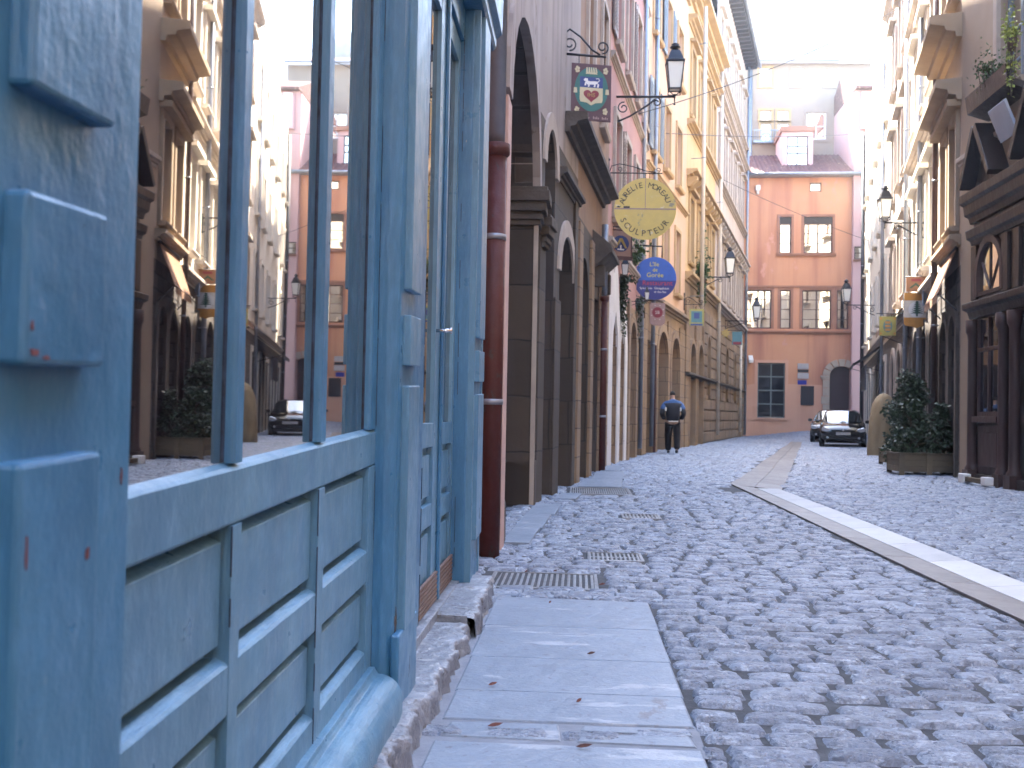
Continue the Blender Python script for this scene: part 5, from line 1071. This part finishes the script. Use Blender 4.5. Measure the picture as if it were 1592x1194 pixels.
# small blue house number plates high on the pink facade
# right: cedar sign
f = signfr(24.6, 1426, 470, yaw=-.06); e = T('cedar_sign', f, 'orange and white sign with a dark green cedar tree hanging on the right', 'shop sign')
q = MB(f); q.box(-.30, .28, -.015, .015, -.42, .22); q.build('board', CM['pale'], e, bevel=.004); q = MB(f); q.box(-.30, .28, .015, .019, -.02+.06, .22); q.build('upper_band', CM['ora'], e)
q = MB(f); q.prism([(-.30, -.36), (.28, -.36), (.28, -.50), (.24, -.55), (.07, -.575), (-.01, -.61), (-.09, -.575), (-.26, -.55), (-.30, -.50)], 1, -.018, .021); q.build('lower_band', CM['ora'], e)
q = MB(f); disc(q, (0-.01, -.17), .19, .015, .018, 32); q.build('roundel', CM['wht'], e)
q = MB(f); q.box(-.03, .01, .018, .024, -.33, .02)
for k in range(6): 
    z = -.27+k*.05; wd = .17-.022*k; q.prism([(-.01-wd, z-.012), (-.01-wd*.5, z+.01), (-.01, z-.005), (-.01+wd*.5, z+.01), (-.01+wd, z-.012), (-.01+wd*.4, z+.04), (-.01, z+.05), (-.01-wd*.4, z+.04)], 1, .018, .023)
q.build('cedar', CM['grn'], e)
q = MB(f); q.box(-.25, .18, -.014, .014, .25, .60); q.build('upper_board', CM['brn'], e, bevel=.004); q = MB(f); q.prism([(-.19, .33), (-.04, .46), (.11, .33), (.06, .33), (-.04, .40), (-.14, .33)], 1, .014, .018); q.build('chevron', CM['grn'], e); q = MB(f); q.box(-.14, .08, .014, .018, .49, .55); q.build('red_mark', CM['crim'], e)
bracket(e, f, .62, .82, sg=1, r=.013, up=.22); q = MB(f); q.tube([(-.28, 0, .60), (1.15, 0, .60)], .013, 6); q.tube([(-.2, 0, .82), (-.2, 0, .6)], .006, 5); q.tube([(.12, 0, .82), (.12, 0, .6)], .006, 5); q.build('hanger', 'iron', e)
f = signfr(24.0, 1439, 458, yaw=.9, tilt=.6); o = MB(f); o.box(-.16, .16, -.02, .02, -.18, .16); tag(o.build('tilted_panel', plain('pale blue panel paint', (.22, .30, .45), .5), None, bevel=.01), 'small tilted pale blue panel beside the cedar sign', 'panel')
f = signfr(28.5, 1380, 507, yaw=-.05); e = T('hanging_sign', f, 'square olive yellow sign with worn ornaments, left of the cedar sign', 'shop sign'); q = MB(f); q.box(-.22, .22, -.012, .012, -.26, .26); q.build('board', CM['olive'], e, bevel=.003)
q = MB(f); n = 24; q.prism([(.12*math.cos(2*math.pi*k/n), .17*math.sin(2*math.pi*k/n)) for k in range(n)], 1, .012, .016); q.build('oval', CM['blgr'], e)
q = MB(f)
for z in (.10, 0, -.10): q.box(-.07, .07, .016, .02, z-.03, z+.03)
for a in (-.18, .18):
    for b in (-.2, .2): disc(q, (a, b), .03, .012, .017, 8)
q.build('ornaments', CM['ora'], e); q = MB(f); q.tube([(-.3, 0, .34), (.9, 0, .34)], .012, 6); q.tube([(-.1, 0, .34), (-.1, 0, .26)], .006, 5); q.tube([(.1, 0, .34), (.1, 0, .26)], .006, 5); q.build('bracket', 'iron', e)

# awnings on the right
def awning(fr, a, b, z0, z1, p, m, label, grp='awnings on the right'):
    e = empty('awning', fr.W(((a+b)/2, 0, z0)), label, 'awning', grp); q = MB(fr); n = 8; v = []
    for i in range(n+1):
        for j in range(7): s = j/6; v.append((a+(b-a)*i/n, .04+p*s, z1-(z1-z0)*s-.05*math.sin(math.pi*s)*(1 if i % n else .2)))
    q.add(v, [(i*7+j, i*7+j+1, (i+1)*7+j+1, (i+1)*7+j) for i in range(n) for j in range(6)], True)
    v = []
    for i in range(4*n+1):
        for j in range(2): v.append((a+(b-a)*i/(4*n), .04+p+.005, z0-.16*j*(.75+.25*abs(math.sin(math.pi*i/4)))))
    q.add(v, [(i*2, i*2+1, i*2+3, i*2+2) for i in range(4*n)], True); q.build('canvas', m, e, weld=False)
    q = MB(fr); 
    for x in (a+.05, b-.05): q.tube([(x, .02, z0-.3), (x, p*.98, z0-.02)], .015, 5)
    q.tube([(a, p+.03, z0), (b, p+.03, z0)], .018, 6); q.tube([(a, .04, z1), (b, .04, z1)], .03, 6); q.build('awning_frame', 'iron', e)
awning(s2, .25, 2.35, 3.35, 4.2, .32, 'canvas', 'orange canvas awning under the ochre ledges, beside the dark shopfront')
awning(s4, .3, 2.8, 3.6, 4.3, .7, 'canvas', 'faded orange brown awning farther along, left of the cedar sign')
awning(s5, 3.4, 7.4, 3.2, 3.9, 1.0, 'greycanvas', 'dark grey awning on the far right, before the salmon house')
# vertical grey cloth screen below the grey awning
q = MB(s5); q.box(3.6, 6.9, .55, .6, 2.2, 3.15); tag(q.build('fascia_board', 'greycanvas', None), 'plain grey hanging screen under the dark grey awning', 'screen')
# window with flower box above the dark shop, slanted pale panel
q = MB(s1); q.prism([(.07, 6.0), (.42, 6.12), (.46, 6.4), (.40, 6.4), (.36, 6.2), (.07, 6.1)], 0, 6.7, 8.4); fb_ = q.build('window_box', 'darkwood', None); tag(fb_, 'dark wooden flower box under the window above the carved shopfront', 'flower box')
q = MB(s1); q.prism([(.22, 5.4), (.42, 5.9), (.38, 5.93), (.18, 5.43)], 0, 6.85, 7.5); tag(q.build('slanted_panel', surf('pale blue grey panel', (.5, .56, .66), (.42, .48, .58), .5, 3), None, bevel=.01), 'slanted pale blue grey panel on the wall above the carved shopfront', 'panel')

# ------------------------------------------------------------------ plants
def leaves(mb, pts, size, rr, droop=.3):
    for p in pts:
        a = rr.uniform(0, 6.283); el = rr.uniform(-.9, .9); d = Vector((math.cos(a)*math.cos(el), math.sin(a)*math.cos(el), math.sin(el)-droop)).normalized()
        s = d.cross(Vector((rr.uniform(-1, 1), rr.uniform(-1, 1), rr.uniform(-1, 1)))).normalized(); L = size*rr.uniform(.6, 1.3); W_ = L*.30; p = Vector(p)
        n_ = d.cross(s)*L*.08
        mb.add([p, p+d*L*.5+s*W_+n_, p+d*L, p+d*L*.5-s*W_+n_], [(0, 1, 2, 3)])
def cone_shrub(c, h, r, n, size, label, m='leaf', seed=1, name='potted_shrub', zb=.0):
    rr = random.Random(seed); c = Vector(c); e = empty(name, c, label, 'shrub', None); q = MB()
    q.tube([c, c+Vector((.02, .01, h*.4)), c+Vector((-.01, 0, h*.85))], [.035, .025, .01], 7); br = []
    for k in range(26):
        z = h*(zb+.05+rr.random()*.75); a = rr.uniform(0, 6.283); rz = r*(1-(z/h))**.6; t = c+Vector((math.cos(a)*rz*.8, math.sin(a)*rz*.8, z+rz*.3)); q.tube([c+Vector((0, 0, z*.9)), t], [.012, .004], 5); br.append((t, rz))
    q.build('stem', 'bark', e); q = MB(); pts = []
    cl = []
    for k in range(46):
        z = h*(zb+(1-zb)*rr.random()**.9); rz = r*max(.12, (1-(z/h))**.55)*(1+rr.uniform(-.22, .2)); a = rr.uniform(0, 6.283); rad_ = rz*rr.uniform(.45, .95); cl.append((c+Vector((math.cos(a)*rad_, math.sin(a)*rad_, z)), r*rr.uniform(.22, .42)))
    for k in range(n):
        o, s = cl[rr.randrange(len(cl))]; v = Vector((rr.gauss(0, 1), rr.gauss(0, 1), rr.gauss(0, 1))).normalized()*s*rr.random()**.4; pts.append(o+v)
    leaves(q, pts, size, rr); q.build('foliage', m, e, weld=False); return e
def planter(x0, x1, y0, y1, h, label, seed):
    z = gz((x0+x1)/2, y0); e = empty('wooden_planter', ((x0+x1)/2, (y0+y1)/2, z), label, 'planter', 'timber planters on the right'); q = MB(); n = 3; rr = random.Random(seed)
    for k in range(n):
        a = z+.07+k*(h-.09)/n; b = a+(h-.09)/n-.006; j = rr.uniform(-.003, .003)
        q.box(x0, x1, y0+j, y0+.03+j, a, b); q.box(x0, x1, y1-.03, y1, a, b); q.box(x0+j, x0+.03+j, y0+.031, y1-.031, a, b); q.box(x1-.03, x1, y0+.031, y1-.031, a, b)
    q.build('side_planks', 'planter', e, bevel=.004)
    q = MB()
    for x in (x0, (x0+x1)/2-.05, x1-.1): q.box(x, x+.1, y0-.02, y0-.001, z, z+h-.03); q.box(x, x+.1, y1+.001, y1+.02, z, z+h-.03)
    q.box(x0-.02, x1+.02, y0-.03, y0+.05, z+h-.02, z+h); q.box(x0-.02, x1+.02, y1-.05, y1+.03, z+h-.02, z+h); q.box(x0-.02, x0+.06, y0+.05, y1-.05, z+h-.02, z+h); q.box(x1-.06, x1+.02, y0+.05, y1-.05, z+h-.02, z+h); q.build('rim_and_posts', 'planter', e, bevel=.004)
    q = MB(); q.box(x0+.03, x1-.03, y0+.03, y1-.03, z+h-.12, z+h-.06); q.build('soil', surf('dark soil', (.05, .035, .025), (.03, .02, .015), .95, 12, bump=.6), e)
gA = atZ(1403, 741); gB = atZ(1486, 741); yP = (gA.y+gB.y)/2
planter(gA.x, gB.x, yP, yP+.75, .42, 'front timber planter box standing on the cobbles before the dark shopfront', 1)
gC = atZ(1380, 724); planter(gC.x, gC.x+1.15, gC.y, gC.y+.7, .40, 'rear timber planter box half hidden behind the front one', 2)
xm = lambda p, y: Rx(p)*y
cone_shrub((xm(1413, yP+1.9), yP+1.9, .2), 1.72, .56, 5200, .085, 'tall dark conical evergreen shrub in the rear timber planter', seed=4)
cone_shrub((xm(1416, yP+.45), yP+.45, .3), 1.1, .42, 3000, .075, 'broad dark evergreen bush filling the left of the front planter', seed=8)
cone_shrub((xm(1463, yP+.4), yP+.4, .3), 1.02, .27, 2000, .075, 'small glossy evergreen bush at the right of the front planter', seed=5)
def trailing(c, top_r, L, n, size, label, m, seed, name='hanging_plant', up=.25, pot=True, thin=.5):
    rr = random.Random(seed); c = Vector(c); e = empty(name, c, label, 'plant', 'plants hanging on the facades'); pts = []; st = MB()
    for k in range(14):
        a = rr.uniform(0, 6.283); r0 = top_r*rr.uniform(.2, 1); l = L*rr.uniform(.4, 1); prev = c.copy(); path = [prev]
        for j in range(7): s = (j+1)/7; path.append(c+Vector((math.cos(a)*r0*min(1, s*2)*(1-thin*s), math.sin(a)*r0*min(1, s*2)*(1-thin*s), up*math.sin(s*math.pi)*.6-l*s*s)))
        st.tube(path, .006, 4)
        for j in range(n//14): t = rr.random()*.999*7; i = int(t); p = path[i].lerp(path[i+1], t-i); pts.append(p+Vector((rr.gauss(0, .035), rr.gauss(0, .035), rr.gauss(0, .03))))
    for k in range(n//3): pts.append(c+Vector((rr.gauss(0, top_r*.5), rr.gauss(0, top_r*.5), abs(rr.gauss(0, up*.6)))))
    st.build('stem', 'bark', e); q = MB(); leaves(q, pts, size, rr, .6); q.build('foliage', m, e, weld=False)
    if pot: q = MB(); q.lathe([(top_r*.35, -.2), (top_r*.55, 0), (top_r*.5, 0)], c, 10); q.build('pot', 'brownwood', e)
    return e
trailing(P3(966, 436, 22.2), .24, 1.35, 1500, .085, 'dark ivy trailing down the pink facade below the green lantern', 'leaf', 3, 'ivy', up=.1, pot=False)
trailing(P3(990, 470, 25.5), .16, 1.1, 600, .08, 'thin ivy strand between the pink and the peach house, below the blue sign', 'leaf', 9, 'ivy', up=.1, pot=False)
trailing(P3(985, 398, 24.6), .28, .35, 600, .12, 'spiky green plant sticking out beside the blue sign bracket', 'leaf2', 10, up=.45, pot=False)
trailing(P3(1093, 432, 36.5), .26, 1.1, 900, .11, 'green flower basket hanging before the yellow house', 'leaf2', 12, up=.9)
trailing(s1.W((6.62, .4, 6.75)), .13, .9, 420, .06, 'yellow green plant trailing from the sill above the carved shopfront', 'leafyel', 13, up=.4, thin=.7)
trailing(s1.W((7.6, .3, 6.4)), .35, .15, 450, .06, 'leafy plants growing in the dark window box', 'leaf2', 14, up=.5, pot=False)
# tall tan rounded figure behind the planters
zb = 0.; cY = 30.2; cx_ = xm(1371, cY); q = MB(); prof = [(.40, 0), (.43, .15), (.44, .5), (.43, .85), (.40, 1.15), (.35, 1.4), (.27, 1.6), (.17, 1.74), (.06, 1.80), (.01, 1.81)]
rr = random.Random(2); nseg = 28; v = []
for r_, z in prof:
    for k in range(nseg): t = 2*math.pi*k/nseg; rr_ = r_*(1+.05*math.sin(t*2+z*1.7)+.03*math.sin(t*5+z*4)); v.append((cx_+rr_*math.cos(t)+.05*math.sin(z*1.8)+z*.03, cY+rr_*math.sin(t), z))
q.add(v, [(i*nseg+k, i*nseg+(k+1) % nseg, (i+1)*nseg+(k+1) % nseg, (i+1)*nseg+k) for i in range(len(prof)-1) for k in range(nseg)], True)
tag(q.build('rounded_sculpture', 'straw', None, sub=1), 'tall tan rounded hump, sunlit on top, between the black car and the dark shrub', 'sculpture')

# ------------------------------------------------------------------ wires
def wire(a, b, sag, label):
    a, b = Vector(a), Vector(b); q = MB(); q.tube([a.lerp(b, i/16)-Vector((0, 0, sag*4*(i/16)*(1-i/16))) for i in range(17)], .011, 4); tag(q.build('cable', plain('black cable', (.03, .03, .035), .6), None), label, 'cable', 'cables strung across the street')
wire(P3(960, 186, 24), P3(1396, 14, 28), .25, 'thin cable rising from the pink facade towards the upper right')
wire(P3(1002, 205, 30), P3(1346, 207, 45), .15, 'nearly level thin cable across the street at roof height of the dormer')
wire(P3(1090, 262, 44), P3(1350, 374, 46), .15, 'thin cable sloping down to the right across the salmon facade')
# ------------------------------------------------------------------ litter
for k, (x, y, s, rot) in enumerate(((919, 1018, .05, .2), (766, 1066, .05, .5), (770, 1130, .07, .3), (908, 1163, .07, .1), (855, 938, .03, 1.), (818, 890, .03, .4), (863, 889, .04, .2), (900, 1092, .04, .9), (936, 910, .06, .1))):
    s *= .75; p = atZ(x, y, .022); q = MB(Fr(p, (math.cos(rot), math.sin(rot), 0), (-math.sin(rot), math.cos(rot), 0)))
    q.add([(-s*.5, 0, .004), (-s*.2, s*.14, .010), (s*.2, s*.12, .004), (s*.5, 0, .012), (s*.2, -s*.12, .006), (-s*.2, -s*.12, .003), (0, 0, .014)], [(0, 1, 6), (1, 2, 6), (2, 3, 6), (3, 4, 6), (4, 5, 6), (5, 0, 6)])
    names = ('dry red leaf on the middle of the second slab', 'dry red leaf at the left edge of the third slab', 'larger dry leaf left of the small kerb setts', 'long dry leaf on the nearest slab', 'small dry leaf on the farthest slab edge', 'tiny red leaf left above the wide grate', 'tiny red leaf behind the wide grate', 'curled dry leaf on the fourth slab', 'reddish leaf just right of the wide grate')
    tag(q.build('fallen_leaf', plain('dry red leaf', (.13, .045, .035) if k % 3 else (.08, .035, .03), .8), None), names[k], 'leaf', 'dry leaves on the pavement')
# ------------------------------------------------------------------ cars
MT['carpaint'] = plain('black car paint', (.003, .0035, .006), .12, 0., .5, .15)
MT['carglass'] = glass('car glass', (.015, .018, .02), 2.0, .0, .22)
MT['tyre'] = surf('tyre rubber', (.007, .007, .009), (.011, .011, .013), .85, 10)
MT['lampglass'] = plain('clear lamp lens', (.55, .57, .6), .12, .4)
def car(x, y, yaw, label):
    z0 = gz(x, y); e = empty('parked_car', (x, y, z0), label, 'car', 'black cars parked at the street end')
    f = Fr((x, y, z0), (math.cos(yaw), math.sin(yaw), 0), (math.sin(yaw), -math.cos(yaw), 0))
    ST = [(0.0, .58, .58, 0), (.05, .70, .66, 0), (.22, .78, .76, 0), (.45, .815, .83, 0), (.8, .825, .90, 0), (1.08, .83, .95, 0), (1.62, .83, 1.36, 1), (2.2, .83, 1.42, 1), (2.9, .82, 1.40, 1), (3.45, .80, 1.28, 1), (3.66, .76, .98, 0), (3.78, .70, .80, 0)]
    G = []
    for s, w_, zt, cab in ST:
        zl = .24 if .1 < s < 3.7 else .30; row = [(w_*.86, zl), (w_*.98, zl+.10), (w_, min(.60, zt-.12)), (w_*.985, min(.80, zt-.05))]
        if cab: row += [(w_*.93, .93), (w_*.90*(.84), zt-.09), (w_*.64, zt-.02), (w_*.34, zt+.015), (0, zt+.02)]
        else: row += [(w_*.95, min(.93, zt-.015)), (w_*.86, zt), (w_*.62, zt+.012), (w_*.32, zt+.025), (0, zt+.03)]
        G.append([(a, -s, b) for a, b in row])
    n = 9
    def full(row): return [(-a, w_, b) for a, w_, b in row[:-1]] + row[::-1]
    V = [p for row in G for p in full(row)]; m = 17
    glassf = []; body = []
    for i in range(len(G)-1):
        for j in range(m-1):
            jj = j if j < 8 else 15-j
            fc = (i*m+j, i*m+j+1, (i+1)*m+j+1, (i+1)*m+j)
            if (i == 5 and jj >= 5) : glassf.append((fc, 'w'))
            elif i in (6, 7, 8) and jj == 4: glassf.append((fc, 's'))
            elif i == 9 and jj >= 5: glassf.append((fc, 'r'))
            else: body.append(fc)
    q = MB(f); q.add(V, body, True); q.add(V[:m], [tuple(range(m))]); q.add(V[-m:], [tuple(range(m))]); q.build('body', 'carpaint', e)
    for key, nm in (('w', 'windscreen'), ('s', 'side_window'), ('r', 'rear_window')):
        q = MB(f); q.add(V, [g_ for g_, k in glassf if k == key], True); 
        if key == 's':
            for sg in (0, 1):
                q = MB(f); q.add(V, [g_ for g_, k in glassf if k == 's' and ((g_[0] % m) < 8) == (sg == 0)], True); q.build(nm, 'carglass', e)
        else: q.build(nm, 'carglass', e)
    for sx in (-1, 1):
        q = MB(f); q.prism([(sx*.78, .70), (sx*.74, .76), (sx*.52, .69), (sx*.46, .62), (sx*.62, .57), (sx*.77, .60)], 1, -.30, -.005); q.build('headlight', 'lampglass', e, bevel=.02)
        q = MB(f); q.box(sx*.83, sx*.99, -1.32, -1.18, .90, 1.02) if sx > 0 else q.box(-.99, -.83, -1.32, -1.18, .90, 1.02); q.build('mirror', 'carpaint', e, bevel=.035)
        q = MB(f); q.lathe([(.045, 0), (.05, .02)], (sx*.56, .0, .36), 10); q.v = [(a, .012-(c-.36)*1.0, .36+(b-0)) for a, b, c in q.v]; q.build('fog_lamp', 'lampglass', e)
        for s in (.68, 3.12):
            q = MB(f); cx, cz, r = sx*.75, .295, .295; prof = [(-.09, r-.03), (-.07, r), (.07, r), (.09, r-.03), (.09, r*.62), (-.09, r*.62)]; v = []; N = 24
            for dx, rr_ in prof:
                for k in range(N): t = 2*math.pi*k/N; v.append((cx+dx, -s+rr_*math.cos(t), cz+rr_*math.sin(t)))
            q.add(v, [(i*N+k, i*N+(k+1) % N, ((i+1) % 6)*N+(k+1) % N, ((i+1) % 6)*N+k) for i in range(6) for k in range(N)], True); wh = q.build('wheel', 'tyre', e)
            q = MB(f); q.prism([(-s+r*.62*math.cos(2*math.pi*k/16), cz+r*.62*math.sin(2*math.pi*k/16)) for k in range(16)], 0, cx+sx*.03, cx+sx*.06); q.build('rim', 'grate', wh)
    q = MB(f); q.box(-.42, .42, -.02, .015, .60, .655); q.build('grille', 'tyre', e, bevel=.01)
    q = MB(f); q.box(-.5, .5, -.02, .012, .31, .42); q.build('lower_intake', 'tyre', e, bevel=.01)
    q = MB(f); q.prism([(0, .70), (.045, .64), (0, .58), (-.045, .64)], 1, .015, .04); q.build('badge', 'steel', e)
    q = MB(f); q.box(-.26, .26, .012, .03, .46, .57); q.build('number_plate', surf('number plate', (.50, .48, .46), (.40, .38, .38), .5, 30), e)
    q = MB(f); q.box(-.6, .6, -3.2, -.3, .16, .26); q.build('underbody', 'tyre', e)
    return e
cY1 = 39.0; car(xm(1311, cY1), cY1, -.22, 'black hatchback parked nearest, bright sky mirrored in its windscreen')
car(xm(1290, 44.4), 44.4, -.30, 'second dark car half hidden behind the nearer black hatchback')

# ------------------------------------------------------------------ person
def skinmesh(name, verts, edges, m, parent=None, sub=2, org=None):
    me = bpy.data.meshes.new(name); o = bpy.data.objects.new(name, me); COL.objects.link(o)
    org = Vector(parent['_o']) if parent is not None else Vector(org); me.from_pydata([tuple(Vector(v[0])-org) for v in verts], edges, [])
    md = o.modifiers.new('skin', 'SKIN'); md.use_smooth_shade = True; o.modifiers.new('sub', 'SUBSURF').levels = sub; o.modifiers['sub'].render_levels = sub
    if not me.skin_vertices: me.skin_vertices.new()
    sv = me.skin_vertices[0].data
    for i, v in enumerate(verts):
        r = v[1]; sv[i].radius = r if isinstance(r, tuple) else (r, r)
    sv[0].use_root = True; me.materials.append(MT[m] if isinstance(m, str) else m)
    if parent is not None: o.parent = parent
    else: o.location = org
    o['_o'] = tuple(org); return o
pY = 28.8; px_ = xm(1046, pY); pf = Fr((px_, pY, gz(px_, pY)), (1, 0, 0), (0, 1, 0))   # u right, w walking direction
def pv_(u, w_, z): return pf.W((u, w_, z))
skinm = plain('skin', (.42, .26, .19), .6); jk = surf('black jacket cloth', (.008, .009, .017), (.013, .014, .024), .75, 8, bump=.3); bl = surf('blue jacket yoke', (.06, .15, .36), (.05, .12, .30), .7, 8, bump=.2); trm = surf('black trouser cloth', (.007, .006, .009), (.011, .01, .013), .85, 8, bump=.2)
B = [(pv_(0, 0, .92), (.13, .10)), (pv_(0, .02, 1.10), (.13, .10)), (pv_(0, .05, 1.30), (.15, .10)), (pv_(0, .08, 1.42), (.12, .08)), (pv_(0, .13, 1.50), .055), (pv_(0, .17, 1.57), (.075, .09)), (pv_(0, .19, 1.66), (.07, .085)),
     (pv_(-.10, 0, .86), .085), (pv_(-.09, .10, .50), .06), (pv_(-.10, .04, .10), .04), (pv_(-.10, .15, .04), .035),
     (pv_(.10, 0, .86), .085), (pv_(.11, -.02, .50), .06), (pv_(.10, -.22, .13), .04), (pv_(.10, -.13, .03), .035),
     (pv_(-.20, .06, 1.38), .055), (pv_(-.28, -.02, 1.12), .045), (pv_(-.20, .10, .93), .032), (pv_(-.16, .16, .90), .03),
     (pv_(.20, .06, 1.38), .055), (pv_(.28, -.02, 1.12), .045), (pv_(.20, .10, .93), .032), (pv_(.16, .16, .90), .03)]
E = [(0, 1), (1, 2), (2, 3), (3, 4), (4, 5), (5, 6), (0, 7), (7, 8), (8, 9), (9, 10), (0, 11), (11, 12), (12, 13), (13, 14), (2, 15), (15, 16), (16, 17), (17, 18), (2, 19), (19, 20), (20, 21), (21, 22)]
per = skinmesh('person', B, E, skinm, None, 2, pv_(0, 0, 0)); tag(per, 'person in a black and blue jacket and black trousers walking away, head bowed', 'person')
skinmesh('jacket', [(pv_(0, 0, .86), (.20, .145)), (pv_(0, -.01, 1.02), (.215, .16)), (pv_(0, .01, 1.22), (.21, .16)), (pv_(0, .05, 1.38), (.17, .13)), (pv_(0, .11, 1.47), (.085, .075)),
    (pv_(-.22, .05, 1.34), .085), (pv_(-.31, -.03, 1.10), .08), (pv_(-.23, .08, .94), .06), (pv_(.22, .05, 1.34), .085), (pv_(.31, -.03, 1.10), .08), (pv_(.23, .08, .94), .06)],
    [(0, 1), (1, 2), (2, 3), (3, 4), (3, 5), (5, 6), (6, 7), (3, 8), (8, 9), (9, 10)], jk, per)
skinmesh('jacket_yoke', [(pv_(0, .035, 1.36), (.155, .150)), (pv_(0, .07, 1.43), (.12, .12)), (pv_(0, .11, 1.485), (.09, .085)), (pv_(-.225, .05, 1.345), .093), (pv_(-.295, -.01, 1.18), .086), (pv_(.225, .05, 1.345), .093), (pv_(.295, -.01, 1.18), .086)],
    [(0, 1), (1, 2), (0, 3), (3, 4), (0, 5), (5, 6)], bl, per)
q = MB(pf); q.box(-.13, .13, -.165, -.15, .875, .90); q.build('reflective_strip', 'frost', per, bevel=.005)
for sx in (-1, 1): q = MB(pf); q.box(sx*.205-.022, sx*.205+.022, -.135, -.10, 1.17, 1.27); q.build('side_patch', 'frost', per, bevel=.01)
skinmesh('trousers', [(pv_(0, 0, .90), (.165, .12)), (pv_(-.10, .0, .80), .125), (pv_(-.11, .10, .50), .105), (pv_(-.11, .06, .06), .088), (pv_(.10, 0, .80), .125), (pv_(.12, -.02, .50), .105), (pv_(.105, -.22, .10), .088)], [(0, 1), (1, 2), (2, 3), (0, 4), (4, 5), (5, 6)], trm, per)
skinmesh('hair', [(pv_(0, .155, 1.58), (.085, .095)), (pv_(0, .18, 1.67), (.085, .10)), (pv_(0, .20, 1.73), (.05, .06))], [(0, 1), (1, 2)], plain('dark hair', (.015, .012, .012), .7), per)
for a, b in ((pv_(-.10, .02, .045), pv_(-.10, .20, .035)), (pv_(.10, -.25, .09), pv_(.10, -.09, .03))): skinmesh('shoe', [(a, .048), (a.lerp(b, .5), .048), (b, .038)], [(0, 1), (1, 2)], plain('black shoe', (.012, .012, .014), .5), per)

# ------------------------------------------------------------------ tidy
for o in list(bpy.data.objects):
    if '_o' in o: del o['_o']

# ------------------------------------------------------------------ thin volume added to imitate lens glare over the far street
m = bpy.data.materials.new('glare_haze'); m.use_nodes = True; t = m.node_tree; t.nodes.clear(); out = nd(t, 'ShaderNodeOutputMaterial'); v = nd(t, 'ShaderNodeVolumePrincipled')
v.inputs['Density'].default_value = .0014; v.inputs['Color'].default_value = (.93, .96, 1, 1); v.inputs['Anisotropy'].default_value = .6; t.links.new(v.outputs[0], out.inputs['Volume'])
q = MB(); q.box(-75, 75, -75, 135, -1.5, 34); hz = q.build('glare_haze', m, None); tag(hz, kind='stuff')
